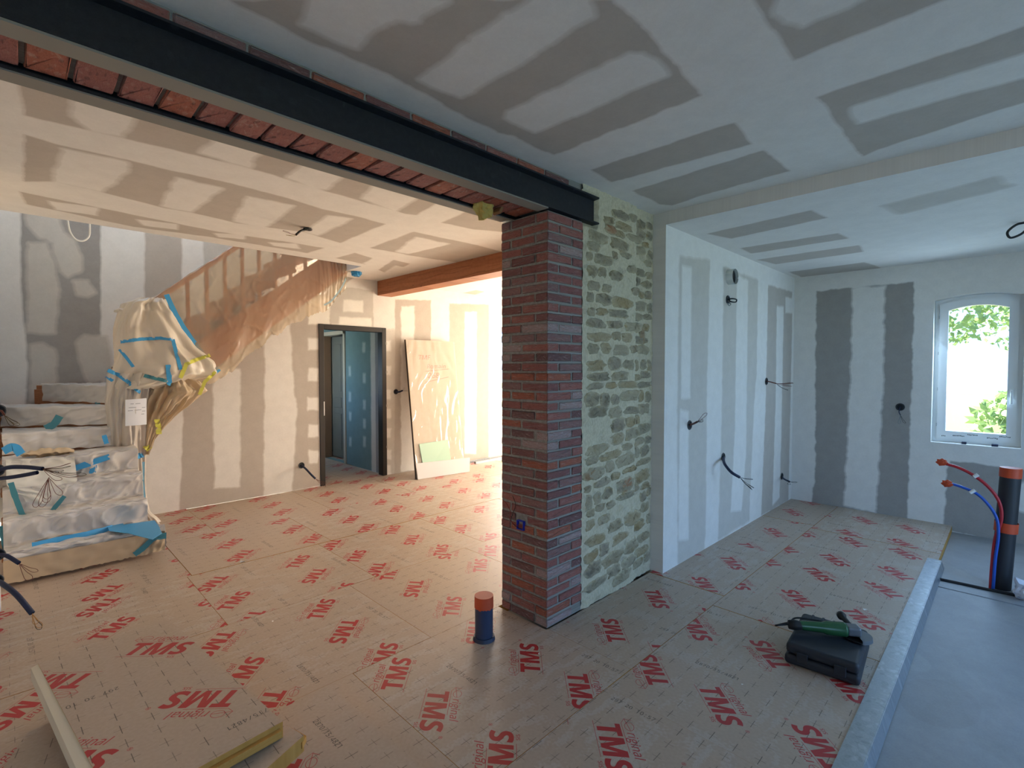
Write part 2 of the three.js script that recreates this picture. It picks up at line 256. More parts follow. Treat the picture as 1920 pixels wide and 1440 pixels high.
{ // corridor behind the black frame
  const green = new THREE.MeshStandardMaterial({ roughness: 0.9, map: plasterTexture({ a0: -8.7, a1: -6.3, b0: 0, b1: 2.4, ppm: 220, base: '#6f8a8c', map: ([a, b]) => [a, b], polys: [
    ['#c4c6c4', [[-6.62, 0], [-6.5, 0], [-6.5, 2.4], [-6.62, 2.4]], 0.01, 4], ['#8b8f94', [[-6.5, 0], [-6.3, 0], [-6.3, 2.4], [-6.5, 2.4]], 0.005],
    ...[0.35, 0.62, 0.9, 1.3, 1.75].map((y) => ['#a9b8b8', [[-6.86, y], [-6.8, y], [-6.8, y + 0.12], [-6.86, y + 0.12]], 0.015, 4]), ...[0.3, 0.7, 1.0, 1.4].map((y) => ['#a9b8b8', [[-7.3, y], [-7.25, y], [-7.25, y + 0.12], [-7.3, y + 0.12]], 0.015, 4]),
  ] }) });
  structure(mesh('wall_corridor', planar(slab(rect(-8.7, ZD - 0.1, 0, 2.36), [rect(-8.2, -7.42, 0.001, 2.04)], 'x', 3.72, 3.82), 'z', 'y', -8.7, -6.3, 0, 2.4), green), 'blue-green plasterboard corridor wall seen through the black frame', 'wall');
  structure(mesh('wall_corridor', slab(rect(-8.7, ZD - 0.1, 0, 2.36), [rect(-8.1, -7.3, 0.9, 1.9)], 'x', 2.65, 2.75), plain('#7d9596', 0.9)), 'left wall of the corridor', 'wall');
  structure(mesh('wall_corridor', box(2.65, 4.9, 0, 2.36, -8.8, -8.7), plain('#7d9596', 0.9)), 'end wall of the corridor', 'wall');
  structure(mesh('wall_corridor', merge([box(3.82, 4.9, 0, 2.36, -7.4, -7.3), box(4.8, 4.9, 0, 2.36, -8.7, -7.4)]), plain('#8a8f8c', 0.9)), 'walls of the dark room behind the inner door', 'wall');
  structure(mesh('ceiling', box(2.65, 4.9, 2.36, 2.46, -8.8, ZD - 0.1), M.filler), 'low plasterboard ceiling of the corridor', 'ceiling');
}

// ------------------------------------------------------------------ insulation boards on the floor
const TU = 1.12, TV = 0.74, PPM = 1150;
function boardPrint(dust) { // kraft paper printed with a grid of crosses, red logos and black ink-jet dates
  const w = Math.round(TU * PPM), h = Math.round(TV * PPM), c = canvasOf(w, h), ctx = c.getContext('2d');
  ctx.fillStyle = '#b5a290'; ctx.fillRect(0, 0, w, h);
  { // wiped plaster dust and shoe marks: pale grainy blotches
    const img = ctx.getImageData(0, 0, w, h), d = img.data, ox = rnd() * 50, oy = rnd() * 50, T = 2 * Math.PI;
    for (let y = 0; y < h; y++) for (let x = 0; x < w; x++) {
      const a = x / w * T, b = y / h * T, s = 0.9, n = N3(ox + Math.cos(a) * s, oy + Math.sin(a) * s, Math.cos(b) * s + Math.sin(b) * 2.1), n2 = N2(x / 26 + ox, y / 26), n3 = N2(x / 7, y / 7 + oy);
      const k = dust * smooth(-0.05, 0.75, n + 0.35 * n2) * (0.6 + 0.4 * n3), i = (y * w + x) * 4, g = (rnd() - 0.5) * 7 + n2 * 3;
      d[i] = lerp(d[i], 190, k) + g; d[i + 1] = lerp(d[i + 1], 180, k) + g; d[i + 2] = lerp(d[i + 2], 170, k) + g;
    }
    ctx.putImageData(img, 0, 0);
  }
  const wrap = (x, y, draw) => { for (const i of [-1, 0, 1]) for (const j of [-1, 0, 1]) { ctx.save(); ctx.translate((x + i * TU) * PPM, (y + j * TV) * PPM); draw(); ctx.restore(); } };
  ctx.lineCap = 'round';
  for (let i = 0; i < 12; i++) for (let j = 0; j < 8; j++) {
    const x = (i + 0.5) * TU / 12 * PPM, y = (j + 0.5) * TV / 8 * PPM;
    ctx.strokeStyle = `rgba(62,52,44,${rr(0.35, 0.8)})`; ctx.lineWidth = 2.4; ctx.beginPath(); ctx.moveTo(x - 0.026 * PPM, y); ctx.lineTo(x + 0.026 * PPM, y); ctx.stroke();
    ctx.strokeStyle = `rgba(62,52,44,${rr(0.3, 0.6)})`; ctx.lineWidth = 1.8; ctx.beginPath(); ctx.moveTo(x, y - 0.02 * PPM); ctx.lineTo(x, y + 0.02 * PPM); ctx.stroke();
  }
  const RED = 'rgba(176,40,44,0.92)';
  const logo = () => {
    const m = PPM; ctx.fillStyle = RED; ctx.strokeStyle = RED;
    ctx.save(); ctx.transform(1, 0, -0.12, 1, 0, 0); ctx.font = `bold ${0.133 * m}px sans-serif`; ctx.textAlign = 'left'; ctx.textBaseline = 'alphabetic'; ctx.lineWidth = 0.004 * m; ctx.lineJoin = 'miter';
    ctx.fillText('TMS', -0.135 * m, 0.047 * m); ctx.strokeText('TMS', -0.135 * m, 0.047 * m); ctx.restore();
    ctx.font = `${0.022 * m}px sans-serif`; ctx.fillText('®', 0.152 * m, -0.04 * m);
    ctx.lineWidth = 2; ctx.beginPath(); ctx.moveTo(-0.16 * m, -0.075 * m); ctx.lineTo(-0.135 * m, -0.058 * m); ctx.lineTo(0.03 * m, -0.058 * m); ctx.moveTo(-0.15 * m, 0.06 * m); ctx.lineTo(0.05 * m, 0.06 * m); ctx.stroke();
    // hand-written «L'Original» above, thin strokes
    ctx.lineWidth = 2.2; ctx.beginPath();
    ctx.moveTo(-0.15 * m, -0.105 * m); ctx.lineTo(-0.158 * m, -0.076 * m);
    ctx.ellipse(-0.112 * m, -0.088 * m, 0.024 * m, 0.019 * m, 0, 0, 6.28);
    ctx.stroke();
    ctx.font = `italic ${0.052 * m}px sans-serif`; ctx.fillText('riginal', -0.082 * m, -0.071 * m);
    ctx.font = `${0.03 * m}px sans-serif`; ctx.fillText('sis', 0.07 * m, 0.075 * m);
  };
  for (const [x, y, turn] of [[0.1, 0.1, 0], [0.66, 0.47, 0], [0.065, 0.455, Math.PI], [0.625, 0.825, Math.PI]]) wrap(x, y, () => { ctx.rotate(-Math.PI / 4 + turn); logo(); });
  ctx.fillStyle = 'rgba(40,36,34,0.75)'; ctx.font = `${0.03 * PPM}px monospace`;
  wrap(0.3, 0.28, () => { ctx.rotate(Math.PI / 2 * 0.98); ctx.fillText('297 20 10:57', 0, 0); });
  wrap(0.86, 0.6, () => { ctx.rotate(Math.PI / 2 * 0.98); ctx.fillText('2870/15/4821', 0, 0); });
  return c;
}
const boardMats = [0.8, 0.5, 1.0, 0.2].map((dust) => new THREE.MeshPhysicalMaterial({ map: texture(boardPrint(dust), true), roughness: 0.42, specularIntensity: 0.9 }));
const foamMat = (() => { const c = canvasOf(256, 64), ctx = c.getContext('2d'); ctx.fillStyle = '#c39148'; ctx.fillRect(0, 0, 256, 64); grain(ctx, 256, 64, 14, 12); return new THREE.MeshStandardMaterial({ map: texture(c, true), roughness: 0.95 }); })();
function insulationBoard(poly, y0, y1, [px, pz], variant, parent, turn = 0, name = 'insulation_board') {
  const g = slab(poly, [], 'y', y0, y1), p = g.attributes.position, uv = new Float32Array(p.count * 2), cs = Math.cos(turn), sn = Math.sin(turn);
  for (let i = 0; i < p.count; i++) {
    const dx = p.getX(i) - px, dz = p.getZ(i) - pz, x = dx * cs + dz * sn, z = -dx * sn + dz * cs;
    uv[i * 2] = (x + 0.1) / TU; uv[i * 2 + 1] = 1 - (z + 0.1) / TV;
  }
  g.setAttribute('uv', new THREE.BufferAttribute(uv, 2));
  return mesh(name, g, [boardMats[variant % 4], foamMat], parent);
}
const floorGroup = structure(room('floor'), 'brown printed insulation boards covering the floor', 'floor');
{
  const rows = [
    [-1.32, -0.385, [-1.58, -0.3, 0.85, 1.96, 3.12, 4.25, 5.3, XW]], [-2.27, -1.32, [-1.58, -0.95, 0.16, 1.16, 2.16, 3.3, 4.35, 5.4, XW]],
    [-3.22, -2.27, [-1.58, -0.4, 0.62, 1.63, 2.66, 3.7, 4.75, 5.8, 6.8, XE]], [-4.18, -3.22, [-1.58, -0.2, 0.87, 1.83, 2.87, 3.95, 5.0, 6.05, 7.1, XE]],
    [-5.13, -4.18, [-1.58, -0.1, 0.9, 1.95, 3.0, 4.05, 5.1, 6.15, XE]], [ZD, -5.13, [-1.58, 0.3, 1.3, 2.4, 3.45, 4.5, 5.55, 6.6, XE]],
  ];
  const phase = { '0:2': [1.695, -1.445], '0:3': [2.80, -0.88], '1:3': [1.88, -1.75], '1:4': [2.42, -1.60], '2:2': [1.35, -3.03], '2:3': [1.95, -2.48], '3:2': [1.0, -3.54] };
  const dusty = { '0:2': 2, '0:3': 0, '1:3': 2, '1:4': 0, '1:2': 3, '2:2': 0 };
  rows.forEach(([z0, z1, xs], r) => {
    for (let k = 0; k + 1 < xs.length; k++) {
      const x0 = xs[k] + 0.0015, x1 = xs[k + 1] - 0.0015, dy = rr(-0.0015, 0.0012), ph = phase[`${r}:${k}`] ?? [rr(0, TU), rr(0, TV)], v = dusty[`${r}:${k}`] ?? Math.floor(rnd() * 4);
      let poly = rect(x0, x1, z0 + 0.0015, z1 - 0.0015);
      if (r === 1 && x1 > 3.4) { poly = rect(x0, x1, ZK, z1 - 0.0015); if (x0 < XK) poly = [[x0, ZS], [XK, ZS], [XK, ZK], [x1, ZK], [x1, z1 - 0.0015], [x0, z1 - 0.0015]]; }
      else if (r === 1 && x1 > 2.2) poly = rect(x0, x1, ZS, z1 - 0.0015);
      else if (r === 1 && x1 > 2.14) poly = [[x0, z0 + 0.0015], [2.145, z0 + 0.0015], [2.145, ZS], [x1, ZS], [x1, z1 - 0.0015], [x0, z1 - 0.0015]];
      insulationBoard(poly, -0.06, dy, ph, v, floorGroup);
    }
  });
  insulationBoard(rect(2.76, 3.71, -7.5, ZD - 0.003), -0.06, -0.001, [3, -7], 2, floorGroup); insulationBoard(rect(2.76, 4.79, -8.7, -7.505), -0.06, 0, [3.4, -8], 0, floorGroup);
}
{ // bare screed beside the boards
  const w = 1400, h = 560, c = canvasOf(w, h), ctx = c.getContext('2d'); ctx.fillStyle = '#97989a'; ctx.fillRect(0, 0, w, h);
  for (let i = 0; i < 140; i++) { ctx.fillStyle = `rgba(${pick(['120,118,112', '190,190,188', '140,138,134'])},${rr(0.04, 0.13)})`; ctx.beginPath(); ctx.ellipse(rr(0, w), rr(0, h), rr(8, 110), rr(5, 50), rr(0, 3), 0, 7); ctx.fill(); }
  grain(ctx, w, h, 7, 60);
  const mat = new THREE.MeshStandardMaterial({ map: texture(c), roughness: 0.55 });
  structure(mesh('floor', planar(merge([box(XO, 4.655, -0.2, -0.06, -0.385, ZR), box(4.675, XW, -0.2, -0.06, -0.385, ZR), box(4.655, 4.675, -0.2, -0.075, -0.385, ZR)]), 'x', 'z', XO, XW, -0.4, ZR), mat), 'bare grey concrete slab beside the insulation boards', 'floor');
  structure(mesh('floor', box(XO - 0.15, XE + 0.3, -0.3, -0.205, -8.8, ZR + 0.2), M.concrete), 'foundation slab under the boards', 'floor');
  structure(mesh('floor', merge([box(XO, XE, -0.2, -0.0605, ZD, -0.39), box(2.65, 4.9, -0.2, -0.0605, -8.7, ZD)]), M.concrete), 'concrete under the insulation boards', 'floor');
}

// ------------------------------------------------------------------ brick pillar, stone wall, steel beam
const brickMats = ['#855550', '#8f5a52', '#7b524e', '#955f55', '#846460', '#9d8682', '#6f4f4c', '#9a5a46'].map((col, k) => {
  const w = 256, h = 96, c = canvasOf(w, h), ctx = c.getContext('2d'); ctx.fillStyle = col; ctx.fillRect(0, 0, w, h);
  for (let i = 0; i < 60; i++) { ctx.fillStyle = `rgba(${pick(['40,24,22', '160,90,74', '120,60,50', '170,150,146'])},${rr(0.05, 0.25)})`; ctx.beginPath(); ctx.ellipse(rr(0, w), rr(0, h), rr(2, 26), rr(2, 9), rr(-0.3, 0.3), 0, 7); ctx.fill(); }
  for (let i = 0; i < (k === 5 ? 70 : 14); i++) { ctx.fillStyle = `rgba(186,174,170,${rr(0.08, 0.3)})`; ctx.beginPath(); ctx.ellipse(rr(0, w), rr(0, h), rr(3, 34), rr(1, 6), rr(-0.4, 0.4), 0, 7); ctx.fill(); } // lime smears
  grain(ctx, w, h, 16, 10);
  return new THREE.MeshStandardMaterial({ map: texture(c, true), roughness: 0.9 });
});
const brickGeo = (w, h, d) => { const g = new RoundedBoxGeometry(w, h, d, 1, 0.005), p = g.attributes.position; for (let i = 0; i < p.count; i++) { const n = 0.002; p.setXYZ(i, p.getX(i) + rr(-n, n), p.getY(i) + rr(-n, n), p.getZ(i) + rr(-n, n)); } g.computeVertexNormals(); return g; };
const mortarMat = (() => { const c = canvasOf(512, 512), ctx = c.getContext('2d'); ctx.fillStyle = '#8d8b84'; ctx.fillRect(0, 0, 512, 512); grain(ctx, 512, 512, 22, 18); return new THREE.MeshStandardMaterial({ map: texture(c, true), roughness: 0.95 }); })();
{
  const pillar = thing('brick_pillar', 'square red brick pillar carrying the dark steel beam', 'pillar', [2.15, 0, ZS]);
  const N = 42, dh = 2.39 / N, bh = dh - 0.0115;
  const variants = {}; const geo = (w, d) => { const k = w.toFixed(3) + d.toFixed(3); variants[k] ??= [0, 1, 2].map(() => brickGeo(w, bh, d)); return pick(variants[k]); };
  mesh('mortar', planar(box(0.009, 0.325, 0.002, 2.39, -0.38, -0.009), 'z', 'y', 0, 1, 0, 1), mortarMat, pillar);
  for (let k = 0; k < N; k++) {
    const y = dh * (k + 0.5), j = () => rr(-0.0025, 0.0025);
    const put = (x0, x1, z0, z1) => { const m = mesh('brick', geo(x1 - x0 - 0.01, z1 - z0 - 0.01), k === 9 && x0 === 0 && z0 === 0.1 ? brickMats[7] : pick(k > 27 ? brickMats.slice(0, 6) : brickMats), pillar); m.position.set((x0 + x1) / 2 + j(), y + rr(-0.001, 0.001), -(z0 + z1) / 2 + j()); };
    if (k === 0) { put(0, 0.24, 0, 0.1); put(0, 0.1, 0.1, 0.3); put(0, 0.1, 0.3, 0.385); continue; } // a hole is left at the foot
    if (k === 10) { put(0, 0.105, 0, 0.17); put(0.105, 0.335, 0, 0.1); put(0, 0.1, 0.255, 0.385); continue; } // room for the socket box
    if (k % 2) { put(0, 0.225, 0, 0.1); put(0.225, 0.335, 0, 0.1); put(0, 0.1, 0.1, 0.3); put(0, 0.1, 0.3, 0.385); }
    else { put(0, 0.105, 0, 0.21); put(0.105, 0.335, 0, 0.1); put(0, 0.1, 0.21, 0.385); }
  }
  // socket box let into the pillar, with its wires
  const s = thing('socket_box', 'bright blue electrical box with loose wires in the brick pillar', 'socket box', [2.143, 0.56, -2.075]);
  mesh('box', merge([box(-0.002, 0.06, -0.026, 0.026, -0.028, -0.024), box(-0.002, 0.06, -0.026, 0.026, 0.024, 0.028), box(-0.002, 0.06, -0.028, -0.024, -0.028, 0.028), box(-0.002, 0.06, 0.024, 0.028, -0.028, 0.028), box(0.02, 0.06, -0.028, 0.028, -0.028, 0.028)]), plain('#1733b8', 0.45), s);
  mesh('wire', tube([[0.015, -0.018, 0.02], [-0.012, -0.01, -0.02], [-0.02, 0.02, -0.055], [-0.014, 0.06, -0.05], [-0.008, 0.12, -0.03], [-0.012, 0.17, -0.05]], 0.0018, 30, 5), M.black, s);
  mesh('wire', tube([[0.015, -0.01, 0.01], [-0.014, 0.0, -0.03], [-0.024, 0.03, -0.062], [-0.012, 0.06, -0.066], [-0.012, 0.11, -0.1], [-0.01, 0.13, -0.14]], 0.0018, 30, 5), plain('#8c2026', 0.5), s);
}
{ // old rubble wall, pointed with lime
  const wall = structure(room('wall_stone'), 'rubble stone wall with pale lime pointing beside the brick pillar', 'wall');
  const back = (x, y = 0) => 0.018 * smooth(3.08, 3.11, x) + (x < 2.63 && y > 2.385 && y < 2.578 ? 0.034 : 0);
  const c = canvasOf(512, 1024), ctx = c.getContext('2d'); ctx.fillStyle = '#c6bda2'; ctx.fillRect(0, 0, 512, 1024);
  for (let i = 0; i < 500; i++) { ctx.fillStyle = `rgba(${pick(['150,140,112', '214,206,178', '176,160,120', '120,112,96'])},${rr(0.05, 0.25)})`; ctx.beginPath(); ctx.ellipse(rr(0, 512), rr(0, 1024), rr(3, 26), rr(2, 9), rr(-0.4, 0.4), 0, 7); ctx.fill(); } grain(ctx, 512, 1024, 16, 14);
  const lime = new THREE.MeshStandardMaterial({ map: texture(c), roughness: 0.95 });
  const face = sheet(60, 170, (u, v) => { const x = lerp(2.475, XK, u), y = lerp(0, YM, v), e = 0.006 * N2(x * 14, y * 14) + 0.003 * N2(x * 50, y * 50); return V(x, y, ZS - 0.004 - back(x, y) + (back(x, y) > 0.03 ? -Math.abs(e) * 0.3 : e)); });
  mesh('mortar', face, lime, wall); mesh('core', box(2.49, XK, 0, YM, ZB, ZS - 0.06), lime, wall);
  const limeC = new THREE.Color('#c6bda2'), cols = ['#958c78', '#8a8270', '#a29880', '#857d6e', '#a08a60', '#93897a', '#a89e88', '#8f8268', '#9a927f', '#837a68', '#a3916e'].map((q) => new THREE.Color(q));
  const grit = [0, 1, 2].map(() => { const k = canvasOf(128, 128), q = k.getContext('2d'); q.fillStyle = '#e9e6e0'; q.fillRect(0, 0, 128, 128); for (let i = 0; i < 60; i++) { q.fillStyle = `rgba(${pick(['110,100,84', '255,250,236', '190,170,130'])},${rr(0.06, 0.3)})`; q.beginPath(); q.ellipse(rr(0, 128), rr(0, 128), rr(2, 20), rr(1, 8), rr(-1, 1), 0, 7); q.fill(); } grain(q, 128, 128, 22, 9); return new THREE.MeshStandardMaterial({ map: texture(k, true), roughness: 0.95, vertexColors: true }); });
  const rusty = new THREE.Color('#9c5a2c'), ironstone = new THREE.Color('#8f6a45');
  function stone(x, y, w, h, tilt, tone) {
    const n = 11 + Math.floor(rnd() * 3), pos = [], uv = [], idx = [], rgb = [], base = ZS - back(x), bare = rr(0.35, 0.9);
    for (const [s, z, k] of [[1.12, -0.011, 0], [1.0, 0.0005, 0.15 * bare], [0.74, 0.004, 0.35 + 0.4 * bare]]) for (let i = 0; i < n; i++) {
      const a = i / n * Math.PI * 2, ca = Math.cos(a), sa = Math.sin(a), q = 0.5 * Math.pow(Math.abs(ca) ** 4 + Math.abs(sa) ** 4, -1 / 4) * s * (1 + 0.2 * N2(x * 31 + ca * 1.4, y * 31 + sa * 1.4) + 0.14 * N2(x * 67 + ca * 4, y * 67 + sa * 4)), px = ca * q * w, py = sa * q * h;
      pos.push(x + px * Math.cos(tilt) - py * Math.sin(tilt), y + px * Math.sin(tilt) + py * Math.cos(tilt), base + z + (z > 0 ? 0.003 * N2(px * 40 + x * 9, py * 40 + y * 9) : 0)); uv.push(px * 4 + x * 3, py * 4 + y * 3); const m = limeC.clone().lerp(tone, clamp(k + (k ? 0.35 * N2(px * 30 + x * 7, py * 30 + y * 7) : 0), 0, 1)); rgb.push(m.r, m.g, m.b); // lime smeared over the edges
    }
    pos.push(x, y, base + 0.005); uv.push(x * 3, y * 3); { const m = limeC.clone().lerp(tone, 0.4 + 0.5 * bare); rgb.push(m.r, m.g, m.b); }
    for (let r = 0; r < 2; r++) for (let i = 0; i < n; i++) { const a = r * n + i, b = r * n + (i + 1) % n; idx.push(a, b, b + n, a, b + n, a + n); }
    for (let i = 0; i < n; i++) idx.push(2 * n + i, 2 * n + (i + 1) % n, 3 * n);
    const g = new THREE.BufferGeometry(); g.setAttribute('position', new THREE.Float32BufferAttribute(pos, 3)); g.setAttribute('uv', new THREE.Float32BufferAttribute(uv, 2)); g.setAttribute('color', new THREE.Float32BufferAttribute(rgb, 3)); g.setIndex(idx); g.computeVertexNormals();
    mesh('stone', g, pick(grit), wall);
  }
  let y = 0.04;
  while (y < 2.57) {
    const h = rr(0.05, 0.095); let x = 2.5 + rr(0, 0.03);
    while (x < 3.29) {
      const w = Math.min(rr(0.07, 0.26), 3.335 - x), tilt = (y < 1.1 ? 0.1 : 0.02) + rr(-0.06, 0.06), yy = y + h / 2 + rr(-0.012, 0.012) + (y < 1.1 ? (x - 2.9) * 0.1 : 0);
      if (w > 0.045 && yy + h / 2 < 2.6 && yy - h / 2 > 0.01 && !(x < 2.68 && yy > 2.36) && rnd() > 0.04) stone(x + w / 2, yy, w * rr(0.86, 1.0), h * rr(0.7, 1.0), tilt, pick(cols));
      x += w + rr(0.004, 0.016);
    }
    y += h + rr(0.004, 0.014);
  }
  stone(2.78, 2.40, 0.13, 0.055, -0.02, rusty); stone(3.2, 1.73, 0.075, 0.12, 0, ironstone); stone(2.56, 0.83, 0.14, 0.06, 0.08, ironstone); stone(2.98, 0.7, 0.13, 0.1, 0.1, rusty);
}
{ // twin steel joists with brick infill
  const beam = thing('steel_beam', 'dark steel beam with red brick infill resting on the brick pillar', 'beam', [0, 2.40, 0]);
  const L0 = XO, L1 = 2.62, prof = (zc) => { const w = 0.045, t = 0.009, wb = 0.0035, h = 0.165, s = new THREE.Shape([[-w, 0], [w, 0], [w, t], [wb, t + 0.004], [wb, h - t - 0.004], [w, h - t], [w, h], [-w, h], [-w, h - t], [-wb, h - t - 0.004], [-wb, t + 0.004], [-w, t]].map(([a, b]) => new THREE.Vector2(a, b))); return new THREE.ExtrudeGeometry(s, { depth: L1 - L0, bevelEnabled: false }).rotateY(Math.PI / 2).translate(L0, 0, zc); };
  const c = canvasOf(512, 512), ctx = c.getContext('2d'); ctx.fillStyle = '#24252a'; ctx.fillRect(0, 0, 512, 512);
  for (let i = 0; i < 90; i++) { ctx.fillStyle = `rgba(${pick(['70,72,78', '14,14,16', '120,122,126', '60,48,40'])},${rr(0.05, 0.25)})`; ctx.beginPath(); ctx.ellipse(rr(0, 512), rr(0, 512), rr(1, 20), rr(1, 9), rr(0, 3), 0, 7); ctx.fill(); } grain(ctx, 512, 512, 8, 20);
  const iron = new THREE.MeshStandardMaterial({ map: texture(c, true), roughness: 0.55, metalness: 0.3 });
  mesh('joist', prof(ZS - 0.03), iron, beam); mesh('joist', prof(ZB + 0.04), iron, beam);
  const limed = plain('#8b857b', 0.95); // mortar stuck under the flanges
  mesh('mortar', merge([box(L0, 2.14, -0.008, -0.0005, ZS - 0.07, ZS + 0.012), box(L0, 2.14, -0.006, -0.0005, ZB, ZB + 0.08)]), limed, beam);
  mesh('mortar', box(L0, 2.6, 0.03, 0.2, ZB + 0.08, ZS - 0.07), mortarMat, beam);
  const bg = [0, 1, 2].map(() => brickGeo(0.1, 0.06, 0.2)); for (let x = 0.045 - 0.113 * 14; x < 2.12; x += 0.113) { const m = mesh('brick', pick(bg), pick([brickMats[7], brickMats[3], brickMats[1]]), beam); m.position.set(x + 0.055, 0.045 + rr(-0.003, 0.003), (ZS + ZB) / 2 + rr(-0.003, 0.003)); }
  const tg = [0, 1].map(() => brickGeo(0.21, 0.044, 0.06)); for (let x = XO; x < 2.2; x += 0.22) { const m = mesh('brick', pick(tg), pick(brickMats), beam); m.position.set(x + 0.11, 0.19, ZS - 0.045); }
  mesh('mortar', box(L0, 2.5, 0.166, 0.22, ZB, ZS - 0.02), mortarMat, beam);
  structure(mesh('wall_lintel', box(XO, XK, 2.62, 2.98, ZB - 0.02, ZS), M.filler), 'masonry hidden above the steel beam', 'wall');
  // tuft of mineral wool and a wooden wedge pushed between the joists
  const wool = new THREE.IcosahedronGeometry(0.06, 4), p = wool.attributes.position; for (let i = 0; i < p.count; i++) { const v = V(p.getX(i), p.getY(i), p.getZ(i)), n = 1 + 0.35 * N3(v.x * 22, v.y * 22, v.z * 22) + 0.1 * N3(v.x * 90, v.y * 90, v.z * 90); p.setXYZ(i, v.x * n, v.y * n * 1.1, v.z * n * 0.8); } wool.computeVertexNormals();
  tag(mesh('wool_tuft', wool.translate(1.9, 2.412, -2.13), plain('#c3ad62', 1)), 'tuft of yellow mineral wool stuck under the steel beam', 'insulation');
  tag(mesh('wooden_wedge', new RoundedBoxGeometry(0.02, 0.1, 0.06, 1, 0.003).rotateZ(-0.5).translate(2.0, 2.425, -2.1), plain('#8f6846', 0.8)), 'small wooden wedge beside the wool under the beam', 'wedge');
}
const woodMat = (a, b, ppmU = 1) => { const w = 1024, h = 256, c = canvasOf(w, h), ctx = c.getContext('2d'); ctx.fillStyle = a; ctx.fillRect(0, 0, w, h); for (let i = 0; i < 260; i++) { const y = rr(0, h); ctx.strokeStyle = b; ctx.globalAlpha = rr(0.05, 0.3); ctx.lineWidth = rr(0.5, 2.5); ctx.beginPath(); for (let x = 0; x <= w; x += 32) ctx.lineTo(x, y + 7 * N2(x / 300, y / 30)); ctx.stroke(); } ctx.globalAlpha = 1; for (let i = 0; i < 5; i++) { ctx.fillStyle = 'rgba(60,30,14,0.55)'; ctx.beginPath(); ctx.ellipse(rr(0, w), rr(0, h), rr(3, 7), rr(2, 4), 0, 0, 7); ctx.fill(); } grain(ctx, w, h, 8, 30); return new THREE.MeshStandardMaterial({ map: texture(c, true), roughness: 0.6 }); };
const beamWood = woodMat('#b0714a', '#7a4526'), stairWood = woodMat('#b77b4f', '#8a5330');
tag(mesh('ceiling_beam', planar(box(3.6, 3.82, 2.505, 2.72, ZD + 0.002, ZB - 0.062), 'z', 'y', 0, 2, 0, 0.5), beamWood), 'varnished wooden ceiling beam running to the wall near the black frame', 'beam');

// ------------------------------------------------------------------ windows and doors
const pvc = plain('#eef0ef', 0.35), glass = new THREE.MeshPhysicalMaterial({ color: '#ffffff', transmission: 1, thickness: 0, roughness: 0.02, ior: 1.45 });
const structWindow = (name, label) => structure(room(name), label, 'window');
{
  const win = structWindow('window_1', 'small white arched window in the kitchen wall'), zc = -0.25;
  const inset = (d, e = d) => { const a = [[-0.56 + d, 0.785 + e], [0.06 - d, 0.785 + e]]; for (let i = 0; i <= 16; i++) { const t = i / 16; a.push([lerp(0.06 - d, -0.56 + d, t), 2.158 - d + 0.04 * (1 - (2 * t - 1) ** 2)]); } return a; };
  mesh('frame', slab(inset(0.001), [inset(0.042).reverse()], 'x', XW + 0.12, XW + 0.19), pvc, win);
  const sash = mesh('sash', slab(inset(0.036), [inset(0.1, 0.11).reverse()], 'x', XW + 0.10, XW + 0.17), pvc, win);
  mesh('pane', slab(inset(0.095, 0.105), [], 'x', XW + 0.135, XW + 0.14), glass, sash);
  const hd = mesh('handle', merge([rbox(0.012, 0.07, 0.028, 0.004).translate(XW + 0.094, 1.28, -0.01), rbox(0.016, 0.13, 0.018, 0.006).translate(XW + 0.07, 1.24, -0.01), rbox(0.03, 0.016, 0.016, 0.005).translate(XW + 0.08, 1.29, -0.01)]), pvc, sash);
  for (const y of [0.95, 1.3, 1.65, 2.0]) mesh('hinge', rbox(0.014, 0.03, 0.012, 0.004).translate(XW + 0.112, y, -0.527), plain('#c9cccb', 0.4), win);
  // printed protective stickers along the lower rail
  const c = canvasOf(512, 64), ctx = c.getContext('2d'); ctx.fillStyle = '#eef0ef'; ctx.fillRect(0, 0, 512, 64); ctx.fillStyle = '#4a5250'; ctx.font = 'bold 18px sans-serif'; ['', '', '', ''].forEach(() => 0); for (const [x, y, n] of [[10, 20, 7], [95, 44, 7], [235, 22, 7], [330, 42, 8], [470, 54, 3]]) for (let k = 0; k < n; k++) ctx.fillRect(x + k * 11, y - rr(8, 13), 8, rr(7, 11));
  mesh('sticker', planar(box(XW + 0.0985, XW + 0.0995, 0.83, 0.885, -0.5, 0.0), 'z', 'y', 0.0, -0.5, 0.83, 0.885), new THREE.MeshStandardMaterial({ map: texture(c), roughness: 0.4 }), sash);
  for (const [z, l, say] of [[-0.32, 0.035, 'small flat navy wedge in the middle of the arched window sill'], [-0.11, 0.045, 'larger navy wedge near the handle side of the arched window sill']]) { const t = thing('window_wedge', say, 'wedge', [XW + 0.05, 0.786, z], 0, 'wedges on the window sill'); mesh('wedge', rbox(0.05, 0.02, l, 0.004).translate(0, 0.01, 0), M.navy, t); }
  mesh('sill', box(XW + 0.19, XW + 0.4, 0.75, 0.785, -0.6, 0.1), M.concrete, win);
}
function plainWindow(n, label, plane, a0, a1, b0, b1, d) { // frame, mullions and panes between plane coordinates
  const win = structWindow('window_' + n, label), am = (a0 + a1) / 2, f = 0.06;
  mesh('frame', slab(rect(a0, a1, b0, b1), [rect(a0 + f, am - f / 2, b0 + f, b1 - f), rect(am + f / 2, a1 - f, b0 + f, b1 - f)], plane, d, d + 0.06), pvc, win);
  mesh('pane', slab(rect(a0 + f, am - f / 2, b0 + f, b1 - f), [], plane, d + 0.027, d + 0.031), glass, win); mesh('pane', slab(rect(am + f / 2, a1 - f, b0 + f, b1 - f), [], plane, d + 0.027, d + 0.031), glass, win);
}
